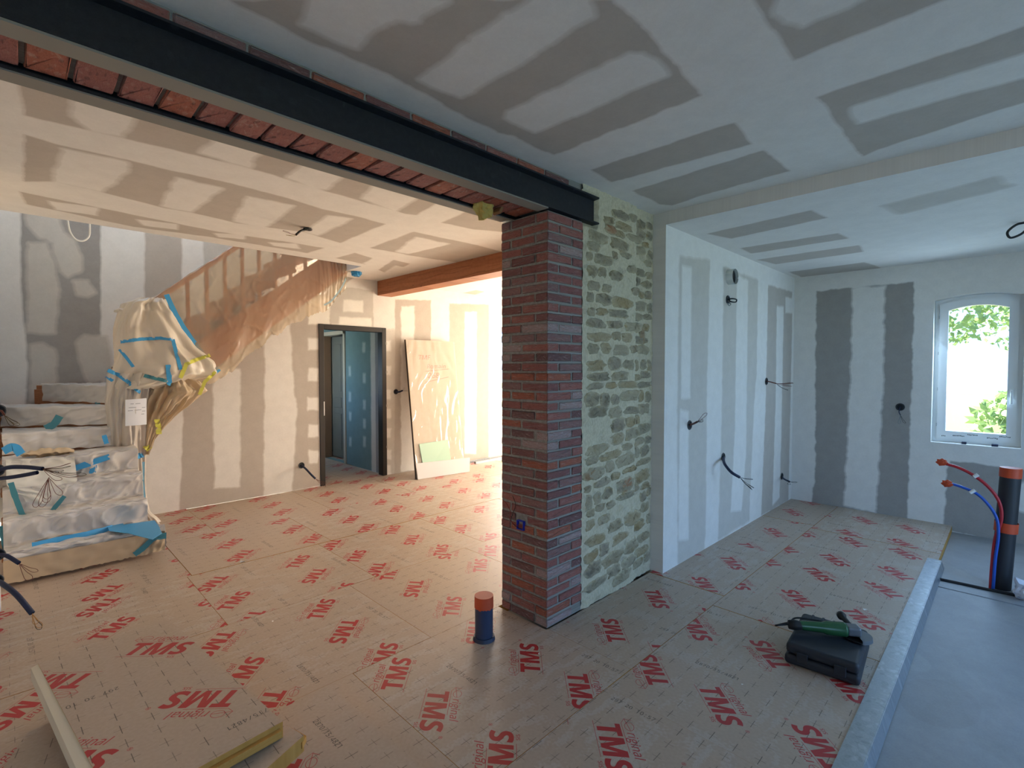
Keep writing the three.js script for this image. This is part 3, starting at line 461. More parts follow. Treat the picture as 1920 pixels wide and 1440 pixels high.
plainWindow(2, 'white glazed double door on the right of the kitchen', 'z', 2.6, 4.6, 0, 2.15, ZR + 0.08);
plainWindow(7, 'white glazed door behind the photographer', 'z', -1.15, 0.15, 0, 2.15, ZR + 0.08);
plainWindow(3, 'bright window in the wall behind the brick pillar', 'z', 5.8, 6.9, 0.66, 2.2, ZD - 0.08);
plainWindow(4, 'glazed garden door at the end of the sitting room', 'x', -5.2, -3.2, 0, 2.15, XE + 0.1);
plainWindow(5, 'roof window above the stairs', 'y', 0.6, 1.8, -6.6, -5.8, 5.05);
plainWindow(6, 'window in the left wall of the corridor', 'x', -8.1, -7.3, 0.9, 1.9, 2.66);
{ // black pocket-door frame and the panelled door beyond it
  const door = structure(room('door_1'), 'black metal door frame without a leaf in the plasterboard wall', 'door');
  const dark = plain('#1d1917', 0.45);
  const strip = (x0, x1, y0, y1, z0, z1, name) => mesh(name, rbox(x1 - x0, y1 - y0, z1 - z0, 0.004).translate((x0 + x1) / 2, (y0 + y1) / 2, (z0 + z1) / 2), dark, door);
  strip(2.765, 2.83, 0, 2.065, ZD - 0.11, ZD + 0.012, 'jamb'); strip(3.66, 3.725, 0, 2.065, ZD - 0.11, ZD + 0.012, 'jamb'); strip(2.83, 3.66, 2.0, 2.065, ZD - 0.11, ZD + 0.012, 'head');
  mesh('strike_plate', box(2.818, 2.828, 0.9, 1.08, ZD + 0.0125, ZD + 0.014), plain('#e8e8e6', 0.3), door);
  for (const y of [0.4, 0.98, 1.45, 1.85]) mesh('clip', rbox(0.02, 0.035, 0.012, 0.003).translate(3.728, y, ZD + 0.008), plain('#b9b4ac', 0.5), door);
  const inner = structure(room('door_2'), 'grey panelled inner door standing in a pale frame down the corridor', 'door'), pale = plain('#b7b09d', 0.7), leaf = plain('#6d7069', 0.6);
  const put = (x0, x1, y0, y1, z0, z1, name, m) => mesh(name, rbox(x1 - x0, y1 - y0, z1 - z0, 0.004).translate((x0 + x1) / 2, (y0 + y1) / 2, (z0 + z1) / 2), m, inner);
  put(3.7, 3.84, 0, 2.1, -7.46, -7.4, 'jamb', pale); put(3.7, 3.84, 0, 2.1, -8.22, -8.16, 'jamb', plain('#7a6048', 0.7)); put(3.7, 3.84, 2.04, 2.1, -8.22, -7.4, 'head', pale);
  const leafMesh = put(3.86, 3.9, 0.02, 2.03, -8.2, -7.43, 'leaf', leaf);
  for (const [y0, y1] of [[0.15, 0.75], [0.85, 1.02], [1.12, 1.9]]) { for (const z of [-8.08, -7.78]) { leafMesh.add(put(3.852, 3.862, y0, y1, z, z + 0.24, 'panel', leaf)); } }
}

// ------------------------------------------------------------------ staircase under dust sheets
const RISE = 0.19, CX = 0.79, CZ = -5.93, stringerTop = (x) => 1.9 + 0.8 * (x - 1.52), railY = (x) => 2.02 + 0.87 * (x - 0.85);
{
  const st = thing('staircase', 'wooden quarter-turn staircase with balusters under plastic sheets', 'staircase', [0, 0, 0]);
  const fronts = [-4.95, -5.15, -5.36, -5.56, CZ];
  for (let k = 0; k < 4; k++) {
    mesh('tread', rbox(0.86, 0.04, fronts[k] - fronts[k + 1] + 0.03, 0.008).translate(0.36, RISE * (k + 1) - 0.02, (fronts[k] + fronts[k + 1]) / 2 + 0.005), stairWood, st);
    mesh('riser', box(-0.06, 0.79, RISE * k + 0.002, RISE * (k + 1) - 0.04, fronts[k] - 0.025, fronts[k] - 0.005), stairWood, st);
  }
  const turn = [[[CX, CZ], [-0.095, CZ], [-0.095, -6.43]], [[CX, CZ], [-0.095, -6.43], [-0.095, ZBACK], [0.185, ZBACK]], [[CX, CZ], [0.185, ZBACK], [CX, ZBACK]]];
  turn.forEach((poly, k) => { mesh('tread', slab(poly, [], 'y', RISE * (k + 5) - 0.04, RISE * (k + 5)), stairWood, st); const [a, b] = [poly[0], poly[1]], w = Math.hypot(b[0] - a[0], b[1] - a[1]); mesh('riser', new THREE.BoxGeometry(w, 0.15, 0.016).translate(w / 2, 0, -0.012).rotateY(Math.atan2(-(b[1] - a[1]), b[0] - a[0])).translate(a[0], RISE * (k + 5) - 0.115, a[1]), stairWood, st); });
  for (let k = 0; k < 9; k++) { const x = CX + 0.225 * k, y = RISE * (k + 8); mesh('tread', rbox(0.26, 0.04, 0.98, 0.006).translate(x + 0.12, y - 0.02, -6.44), stairWood, st); mesh('riser', box(x, x + 0.018, y - RISE, y - 0.04, ZBACK + 0.01, -5.96), stairWood, st); }
  mesh('stringer', slab([[0.84, 0.9], [0.84, 1.34], [1.0, stringerTop(1.0)], [3.06, stringerTop(3.06)], [3.06, stringerTop(3.06) - 0.4], [1.1, stringerTop(1.1) - 0.4]], [], 'z', -5.975, -5.935), stairWood, st);
  mesh('newel_post', rbox(0.09, 2.08, 0.09, 0.006).translate(0.8, 1.04, -5.935), stairWood, st);
  { const a = V(0.8, railY(0.8), -5.95), b = V(3.0, railY(3.0), -5.95); mesh('handrail', rbox(a.distanceTo(b), 0.05, 0.06, 0.014, 3).rotateZ(Math.atan2(b.y - a.y, b.x - a.x)).translate((a.x + b.x) / 2, (a.y + b.y) / 2, -5.95), stairWood, st); }
  for (let k = 0; k < 10; k++) { const x = 1.12 + 0.172 * k, y0 = stringerTop(x) - 0.02, y1 = railY(x); mesh('baluster', rbox(0.034, y1 - y0, 0.034, 0.006).translate(x, (y0 + y1) / 2, -5.952), stairWood, st); }
}
const film = (color, transmission, roughness = 0.45) => new THREE.MeshPhysicalMaterial({ color, transmission, thickness: 0, roughness, side: THREE.DoubleSide, specularIntensity: 1, clearcoat: 0.6, clearcoatRoughness: 0.28 });
const fClear = film('#f1e1ca', 0.75, 0.25), fMilk = film('#e9dfd0', 0.4), fBag = film('#e8dcc8', 0.28, 0.5), fBrown = film('#e4cda8', 0.38, 0.4), fStep = film('#ddd6cc', 0.15, 0.42);
const kraft = plain('#c7ae8b', 0.75, { side: THREE.DoubleSide }), blueTape = plain('#3f9bd0', 0.45, { side: THREE.DoubleSide }), yellowTape = plain('#d8d45a', 0.5, { side: THREE.DoubleSide }), tealTape = plain('#3c7f8a', 0.5, { side: THREE.DoubleSide });
const profileX = (rows, Z) => { // outline left and right in the photograph -> metres on the plane Z
  const r = rows.map(([y, l, q]) => { const a = onZ(l, y, Z), b = onZ(q, y, Z); return [(a.y + b.y) / 2, a.x, b.x]; });
  return (t) => { const f = t * (r.length - 1), i = Math.min(r.length - 2, Math.floor(f)), k = f - i; return [lerp(r[i][0], r[i + 1][0], k), lerp(r[i][1], r[i + 1][1], k), lerp(r[i][2], r[i + 1][2], k)]; };
};
function wrapped(rows, Z, depth, fold, freq, nu = 72, nv = 60) { // a closed sleeve of film with folds, following an outline
  const f = profileX(rows, Z);
  return sheet(nu, nv, (u, v) => { const [y, l, r] = f(v), a = u * Math.PI * 2, w = (r - l) / 2, e = 1 + fold * (N2(Math.cos(a) * freq + 7, Math.sin(a) * freq + v * 1.3) + 0.4 * N2(u * 0 + Math.cos(a) * freq * 3, v * 5 + Math.sin(a) * 3)); return V((l + r) / 2 + Math.cos(a) * w * (1 + (e - 1) * 0.3), y + 0.01 * N2(Math.cos(a) * 3, v * 7), Z + Math.sin(a) * depth * e * clamp(w / 0.12, 0.4, 1.3)); });
}
function ribbon(parent, pts, width, mat, name = 'tape') { // a strip of tape along points, facing the room
  const c = curve(pts), n = 4 * pts.length, pos = [], idx = [], view = V(0, EYE, 0);
  for (let i = 0; i <= n; i++) { const p = c.getPoint(i / n), t = c.getTangent(i / n), s = t.clone().cross(V(0, 0.25, 1).normalize()); if (s.lengthSq() < 1e-4) s.set(1, 0, 0); s.normalize().multiplyScalar(width / 2 * (1 + 0.12 * N2(i * 0.7, pts.length))); for (const k of [-1, 1]) pos.push(p.x + s.x * k, p.y + s.y * k, p.z + s.z * k + 0.0006); }
  for (let i = 0; i < n; i++) { const a = i * 2; idx.push(a, a + 1, a + 3, a, a + 3, a + 2); }
  const g = new THREE.BufferGeometry(); g.setAttribute('position', new THREE.Float32BufferAttribute(pos, 3)); g.setIndex(idx); g.computeVertexNormals(); g.setAttribute('uv', new THREE.Float32BufferAttribute(new Float32Array(pos.length / 3 * 2), 2));
  const o = mesh(name, g, mat, parent); o.userData.label = mat === yellowTape ? 'strip of yellow masking tape' : 'strip of blue masking tape'; return o;
}
const pz = (list, Z) => list.map(([x, y]) => onZ(x, y, Z));
const caster = new THREE.Raycaster();
function onMesh(x, y, o, Z) { // the place on a draped sheet that the pixel shows
  const d = ray(x, y).normalize(); caster.set(V(0, EYE, 0), d); o.updateMatrixWorld(true); const keep = o.material.side; const hit = caster.intersectObject(o, false)[0];
  return hit ? hit.point.addScaledVector(d, -0.006) : onZ(x, y, Z);
}
const stuck = (list, o, Z) => { const out = []; for (let i = 0; i + 1 < list.length; i++) for (let k = 0; k < 5; k++) out.push(onMesh(lerp(list[i][0], list[i + 1][0], k / 5), lerp(list[i][1], list[i + 1][1], k / 5), o, Z)); out.push(onMesh(...list[list.length - 1], o, Z)); return out; };
{
  const A = thing('dust_sheet', 'clear plastic dust sheet stretched over the balusters of the staircase', 'plastic sheet');
  mesh('film', sheet(150, 70, (u, v) => { // from over the handrail down past the stringer, gathered at the top right
    const x = lerp(0.9, 2.97, u), top = railY(x) + 0.035, sag = 0.07 * Math.sin(u * 3) + 0.05 * N2(u * 9, 1), bottom = stringerTop(x) - 0.45 - sag - 0.14 * smooth(0.62, 0.9, u) + 0.03 * Math.abs(N2(u * 34, 5)), y = v < 0.06 ? top : lerp(top, bottom, Math.pow((v - 0.06) / 0.94, 0.95));
    const tent = Math.exp(-(((v - 0.78) / 0.25) ** 2)) * 0.05, folds = 0.007 * Math.pow(1 - Math.abs(N2(u * 3 + v * 2.2, u * 5 - v * 4)), 9) + 0.012 * N2(u * 2 + v * 2, u * 4 - v * 1.5) + 0.0012 * N2(u * 14 + v * 9, v * 3 - u * 6) + 0.025 * smooth(0.75, 1, u) * N2(u * 60, v * 2);
    return V(x, y + 0.012 * N2(u * 12, v * 8), -5.9 + (v < 0.05 ? -0.11 * (1 - v / 0.05) : tent + folds) + 0.02);
  }), fClear, A);
  const pl = (p) => p.map(([x, y]) => onZ(x, y, -5.84));
  ribbon(A, pl([[312, 552], [330, 590], [352, 625], [375, 657], [392, 680], [408, 696]]), 0.045, blueTape); ribbon(A, pl([[390, 684], [402, 690], [410, 698]]), 0.06, blueTape);
  const wad = new THREE.IcosahedronGeometry(0.06, 3), p = wad.attributes.position; for (let i = 0; i < p.count; i++) { const n = 1 + 0.4 * N3(p.getX(i) * 30, p.getY(i) * 30, p.getZ(i) * 30); p.setXYZ(i, p.getX(i) * n, p.getY(i) * n * 0.75, p.getZ(i) * n); } wad.computeVertexNormals();
  const w = onZ(668, 510, -5.8); mesh('tape_wad', wad.translate(w.x, w.y - 0.01, w.z), blueTape, A);
  ribbon(A, pl([[650, 520], [640, 540], [620, 565], [608, 572]]), 0.02, plain('#bcd7df', 0.5, { side: THREE.DoubleSide }));
}
{
  const B = thing('newel_bag', 'milky plastic bag taped in blue over the top of the newel post', 'plastic sheet');
  const bagFilm = mesh('film', wrapped([[560, 262, 312], [572, 228, 318], [590, 219, 328], [620, 211, 346], [650, 208, 366], [680, 206, 396], [700, 206, 402], [716, 208, 360], [728, 210, 300]], -5.86, 0.1, 0.4, 1.1, 96, 70), fBag, B);
  const knot = new THREE.IcosahedronGeometry(0.05, 3), p = knot.attributes.position; for (let i = 0; i < p.count; i++) { const n = 1 + 0.4 * N3(p.getX(i) * 24, p.getY(i) * 24, p.getZ(i) * 24); p.setXYZ(i, p.getX(i) * n * 1.6, p.getY(i) * n, p.getZ(i) * n); } knot.computeVertexNormals(); const kp = onZ(240, 583, -5.86); mesh('film', knot.translate(kp.x, kp.y, kp.z), fBag, B);
  const Z = -5.745;
  ribbon(B, stuck([[226, 641], [262, 636], [300, 634], [324, 636]], bagFilm, Z), 0.032, blueTape); ribbon(B, stuck([[324, 636], [331, 664], [339, 693]], bagFilm, Z), 0.032, blueTape);
  ribbon(B, stuck([[224, 655], [238, 672], [250, 688]], bagFilm, Z), 0.026, blueTape); ribbon(B, stuck([[315, 684], [317, 704], [318, 722]], bagFilm, Z + 0.02), 0.042, blueTape); ribbon(B, stuck([[270, 704], [290, 709], [313, 714]], bagFilm, Z + 0.005), 0.034, tealTape);
  ribbon(B, stuck([[338, 709], [350, 682], [372, 673], [394, 666]], bagFilm, Z + 0.01), 0.035, yellowTape); ribbon(B, stuck([[374, 740], [384, 716], [404, 697]], bagFilm, Z - 0.03), 0.032, yellowTape);
  const C = thing('newel_wrap', 'crumpled clear plastic wrapped around the foot of the newel post', 'plastic sheet');
  const wrapFilm = mesh('film', wrapped([[700, 204, 290], [722, 200, 284], [752, 198, 280], [790, 203, 275], [830, 206, 271], [880, 208, 272], [930, 211, 273], [962, 213, 280], [980, 214, 296], [992, 212, 306]], -5.9, 0.12, 0.35, 1.6, 96, 80), fMilk, C);
  ribbon(C, stuck([[202, 694], [222, 703], [240, 716], [263, 736]], wrapFilm, -5.75), 0.034, blueTape); ribbon(C, stuck([[200, 706], [212, 714]], wrapFilm, -5.75), 0.03, blueTape);
  ribbon(C, stuck([[252, 858], [268, 852]], wrapFilm, -5.76), 0.05, blueTape); ribbon(C, stuck([[269, 866], [268, 900], [271, 938]], wrapFilm, -5.76), 0.022, plain('#7fb3cc', 0.4, { side: THREE.DoubleSide, transparent: false }));
  ribbon(C, stuck([[205, 908], [214, 896]], wrapFilm, -5.75), 0.04, blueTape);
  { const c = canvasOf(256, 360), ctx = c.getContext('2d'); ctx.fillStyle = '#f4f5f8'; ctx.fillRect(0, 0, 256, 360); ctx.fillStyle = '#8b8e98'; for (const [x, y, w] of [[60, 60, 40], [120, 62, 60], [40, 110, 90], [30, 150, 60], [110, 150, 80], [200, 120, 40], [200, 170, 40], [190, 210, 36]]) ctx.fillRect(x, y, w, 6);
    let front = -9; for (const [x, y] of [[232, 752], [248, 752], [265, 752], [232, 772], [248, 772], [265, 772], [232, 793], [248, 793], [265, 793], [240, 760], [256, 785], [256, 760], [240, 785]]) front = Math.max(front, onMesh(x, y, wrapFilm, -5.8).z + 0.003);
    tag(mesh('paper_notice', sheet(6, 10, (u, v) => { const p = onZ(lerp(229, 268, u), lerp(796, 748, v) - 3 * u, -5.9); p.z = front + 0.01 * Math.sin(u * 3.1); return p; }), new THREE.MeshStandardMaterial({ map: texture(c), roughness: 0.8, side: THREE.DoubleSide })), 'white printed sheet of paper taped to the plastic on the newel post', 'paper'); }
  const D = thing('plastic_bag', 'brownish translucent plastic bag hanging beside the newel post', 'plastic bag');
  const hangFilm = mesh('film', wrapped([[702, 300, 336], [716, 288, 368], [734, 282, 384], [752, 278, 362], [775, 276, 336], [798, 274, 310], [825, 273, 290], [852, 272, 279]], -5.84, 0.07, 0.7, 1.8, 90, 50), fBrown, D);
  ribbon(D, stuck([[294, 786], [297, 800], [298, 814]], hangFilm, -5.76), 0.045, yellowTape); ribbon(D, stuck([[273, 836], [281, 843]], hangFilm, -5.77), 0.05, yellowTape);
}
{ // film over the lower steps
  const E = thing('step_cover', 'milky plastic film taped over the lowest stair treads', 'plastic sheet');
  const prof = curve([[0, 0.025, -4.925], [0, 0.1, -4.915], [0, 0.195, -4.93], [0, 0.207, -4.975], [0, 0.2, -5.1], [0, 0.225, -5.135], [0, 0.38, -5.13], [0, 0.396, -5.17], [0, 0.389, -5.3], [0, 0.415, -5.337], [0, 0.57, -5.335], [0, 0.586, -5.38], [0, 0.58, -5.51], [0, 0.605, -5.54], [0, 0.762, -5.54], [0, 0.778, -5.58], [0, 0.772, -5.9]]);
  mesh('film', sheet(70, 190, (u, v) => { const p = prof.getPoint(v), right = smooth(0.78, 1, u), first = 1 - smooth(0.12, 0.3, v), x = lerp(-0.06, lerp(0.79, 0.87, first), u); return V(x, Math.max(0.012, p.y + 0.012 + 0.009 * N2(u * 6, v * 14) + right * first * 0.015 * N2(u * 40, v * 6)), p.z + 0.03 + 0.014 * N2(u * 5 + 3, v * 11) + 0.016 * Math.pow(1 - Math.abs(N2(u * 4 + v * 9, v * 17 - u * 3)), 8) + first * right * (0.05 * Math.abs(N2(u * 26, v * 4)))); }), fStep, E);
  mesh('paper', sheet(60, 8, (u, v) => V(lerp(-0.062, 0.86, u), lerp(0.02 + 0.012 * Math.abs(N2(u * 20, 2)), 0.185, v), -4.845 + 0.006 * N2(u * 7, v * 2) + 0.022 * smooth(0.72, 1, u) * N2(u * 50, v * 1.5))), kraft, E);
  ribbon(E, [[212, 990], [160, 1003], [106, 1014], [60, 1024]].map(([x, y]) => onY(x, y, 0.222)), 0.05, blueTape);
  { const pad = (pts, y, name = 'tape') => mesh(name, slab(pts.map(([a, b]) => { const p = onY(a, b, y); return [p.x, p.z]; }), [], 'y', y, y + 0.002), blueTape, E); pad([[190, 960], [208, 948], [232, 984], [290, 976], [300, 990], [262, 1003], [205, 996]], 0.236); pad([[240, 1000], [296, 984], [304, 1000], [286, 1012], [262, 1006]], 0.24); }
  ribbon(E, pz([[300, 1002], [285, 1012], [268, 1028], [252, 1040]], -4.83), 0.04, tealTape); ribbon(E, pz([[304, 1000], [296, 1006], [312, 1004]], -4.825), 0.05, tealTape);
  ribbon(E, pz([[140, 878], [170, 868], [206, 856]], -5.5), 0.05, blueTape); ribbon(E, pz([[176, 872], [172, 892]], -5.5), 0.045, blueTape); ribbon(E, pz([[195, 816], [200, 832]], -5.6), 0.035, blueTape);
  ribbon(E, pz([[8, 985], [10, 1010], [14, 1032]], -5.11), 0.05, tealTape); ribbon(E, pz([[100, 958], [150, 952], [200, 946]], -5.3), 0.022, blueTape);
  const F = thing('protective_mat', 'pale felt mat draped over the third and fourth stair steps', 'mat');
  const tl = onZ(4, 862, -5.5), tr = onZ(140, 856, -5.5);
  mesh('felt', sheet(30, 40, (u, v) => { const l = 1 - 0.35 * smooth(0.6, 1, v) * (u > 0.55 ? (u - 0.55) / 0.45 : 0), top = lerp(tl.y, tr.y, u), y = lerp(top, 0.44 + 0.1 * Math.abs(u - 0.45), v) ; return V(lerp(tl.x + 0.02 + 0.1 * smooth(0.5, 1, v), tr.x * l, u), y, lerp(-5.5, -5.3, smooth(0.05, 0.7, v)) + 0.012 * N2(u * 4, v * 5)); }), plain('#d6d2c6', 0.95, { side: THREE.DoubleSide }), F);
  mesh('folded_edge', sheet(24, 10, (u, v) => { const a = v * Math.PI * 1.6; return V(lerp(tl.x + 0.1, tr.x, u), tl.y + 0.02 + 0.025 * Math.sin(a) * (0.4 + Math.sin(u * 3.1)) + 0.012 * N2(u * 6, v), -5.54 + 0.05 * Math.cos(a)); }), kraft, F);
  ribbon(F, pz([[42, 966], [62, 969], [85, 970], [104, 950], [121, 930]], -5.27), 0.03, tealTape); ribbon(F, pz([[20, 905], [30, 935], [42, 966]], -5.27), 0.035, tealTape); ribbon(F, pz([[6, 846], [26, 838], [40, 852]], -5.47), 0.06, blueTape);
  const G = thing('winder_cover', 'grey plastic film over the turning steps behind the mat', 'plastic sheet');
  const drape = (a, b, c, d, y, drop) => mesh('film', sheet(28, 26, (u, v) => { const f = V(lerp(a[0], b[0], u), 0, lerp(a[1], b[1], u)), k = V(lerp(c[0], d[0], u), 0, lerp(c[1], d[1], u)), t = clamp((v - 0.4) / 0.6, 0, 1), p = f.lerp(k, t); return V(p.x + 0.01 * N2(v * 4, u * 9), y + 0.016 + 0.01 * N2(u * 5 + y, v * 5) - (v < 0.4 ? drop * (1 - v / 0.4) : 0), p.z + 0.02 + 0.012 * N2(u * 7, v * 3 + y) + 0.02 * Math.pow(1 - Math.abs(N2(u * 4 + v * 2, v * 4 - u * 2 + y)), 8)); }), fStep, G);
  drape([-0.06, -5.82], [0.75, -5.88], [-0.06, -6.42], [0.75, -5.95], RISE * 5, 0.17); drape([-0.07, -6.36], [0.74, -5.9], [-0.07, -6.93], [0.72, -6.2], RISE * 6, 0.17); drape([0.22, -6.84], [0.77, -5.9], [0.24, -6.93], [0.76, -6.9], RISE * 7, 0.17);
  for (const [q, Z] of [[[[85, 803], [100, 796], [112, 780]], -6.0], [[[180, 760], [197, 755], [203, 770]], -6.2]]) ribbon(G, pz(q, Z), 0.06, tealTape);
}

// ------------------------------------------------------------------ boards stacked near the photographer
{
  const S = (label) => thing('insulation_panel', label, 'insulation board', [0, 0, 0], 0, 'loose insulation boards stacked on the floor');
  const b1 = S('lowest loose insulation board, with a pale worn edge on the floor'); insulationBoard([[-0.15, -1.1], [1.03, -1.06], [1.0, -2.13], [0.985, -2.155], [-0.15, -2.2]], 0.002, 0.062, [1.2, -1.75], 3, b1, 0, 'board');
  const b0 = S('insulation board poking out to the left under the stack'); insulationBoard([[0.02, -2.62], [0.5, -2.66], [0.62, -1.6], [-0.12, -1.5], [-0.1, -2.3]], 0.063, 0.121, [0.25, -2.2], 1, b0, Math.PI / 2 + 0.2, 'board');
  const b2 = S('insulation board with grooved edge directly under the top one'); insulationBoard([[0.14, -2.55], [0.52, -2.62], [0.72, -1.78], [0.3, -1.6]], 0.122, 0.18, [0.2, -2.1], 3, b2, Math.PI / 2, 'board');
  mesh('groove', slab([[0.52, -2.6], [0.735, -1.795], [0.71, -1.77], [0.5, -2.58]], [], 'y', 0.14, 0.162), foamMat, b2);
  const b3 = S('topmost insulation board of the stack, with a cut left edge'); insulationBoard([[0.058, -2.92], [0.535, -3.0], [0.662, -1.82], [0.2, -1.775], [0.155, -2.05]], 0.182, 0.24, [0.45, -2.692], 3, b3, Math.PI / 2 - 0.04, 'board');
  mesh('cut_face', slab([[0.058, -2.92], [0.157, -2.05], [0.202, -1.775], [0.165, -1.77], [0.122, -2.05], [0.035, -2.9]], [], 'y', 0.186, 0.2385), plain('#d3cbb8', 0.95), b3);
  mesh('tongue', slab([[0.2, -1.79], [0.65, -1.83], [0.65, -1.8], [0.2, -1.755]], [], 'y', 0.2, 0.222), foamMat, b3);
}
// ------------------------------------------------------------------ tool case and grinder
{
  const caseMat = plain('#22262e', 0.6), c = thing('tool_case', 'scuffed black plastic tool case lying on the boards beside the metal rail', 'tool case', [2.985, 0.002, -0.655], 0.08);
  mesh('shell', rbox(0.43, 0.05, 0.32, 0.018, 3).translate(0, 0.025, 0), caseMat, c); const lid = mesh('lid', rbox(0.42, 0.055, 0.31, 0.02, 3).translate(0, 0.078, 0), caseMat, c);
  for (let k = 0; k < 5; k++) mesh('rib', rbox(0.06, 0.006, 0.012, 0.003).translate(0.17, 0.106, -0.1 + k * 0.05), caseMat, lid);
  mesh('latch', rbox(0.012, 0.05, 0.05, 0.004).translate(-0.214, 0.052, 0.08), caseMat, c); mesh('latch', rbox(0.012, 0.05, 0.05, 0.004).translate(-0.214, 0.052, -0.08), caseMat, c);
  const g = thing('angle_grinder', 'green and grey angle grinder lying on top of the black tool case', 'angle grinder', [2.99, 0.112, -0.645], -1.0); g.scale.setScalar(1.0);
  const green = plain('#2c5a38', 0.25), grey = plain('#6d7176', 0.4, { metalness: 0.4 }), lathe = (pts) => new THREE.LatheGeometry(pts.map(([r, y]) => new THREE.Vector2(r, y)), 24).rotateZ(-Math.PI / 2);
  mesh('motor_housing', lathe([[0.02, -0.15], [0.024, -0.13], [0.027, -0.04], [0.034, -0.02], [0.036, 0.06], [0.034, 0.07], [0.0, 0.07]]).translate(0, 0.038, 0), green, g);
  mesh('rear_handle', lathe([[0.0, -0.2], [0.022, -0.2], [0.026, -0.17], [0.022, -0.14]]).translate(0, 0.036, 0), M.rubber, g);
  mesh('gear_head', rbox(0.07, 0.05, 0.06, 0.014, 3).translate(0.1, 0.04, 0), grey, g);
  mesh('guard', new THREE.CylinderGeometry(0.068, 0.07, 0.018, 32, 1, false, 0, Math.PI * 1.25).translate(0.12, 0.01, 0.0), grey, g); mesh('disc', new THREE.CylinderGeometry(0.06, 0.06, 0.003, 32).translate(0.12, 0.004, 0), M.black, g);
  mesh('side_handle', lathe([[0.006, 0], [0.012, 0.01], [0.014, 0.08], [0.022, 0.095], [0.02, 0.115], [0, 0.118]]).rotateY(Math.PI / 2).translate(0.1, 0.05, -0.03), M.rubber, g);
  mesh('power_cord', tube([[-0.2, 0.036, 0], [-0.26, 0.03, 0.01], [-0.25, 0.01, -0.03], [-0.17, 0.02, -0.06], [-0.05, 0.03, -0.06], [0.03, 0.035, -0.055], [-0.06, 0.05, -0.05], [-0.16, 0.05, -0.045], [-0.18, 0.03, -0.03], [-0.05, 0.012, -0.07], [0.02, 0.01, -0.08]], 0.005, 90, 6), M.rubber, g);
}
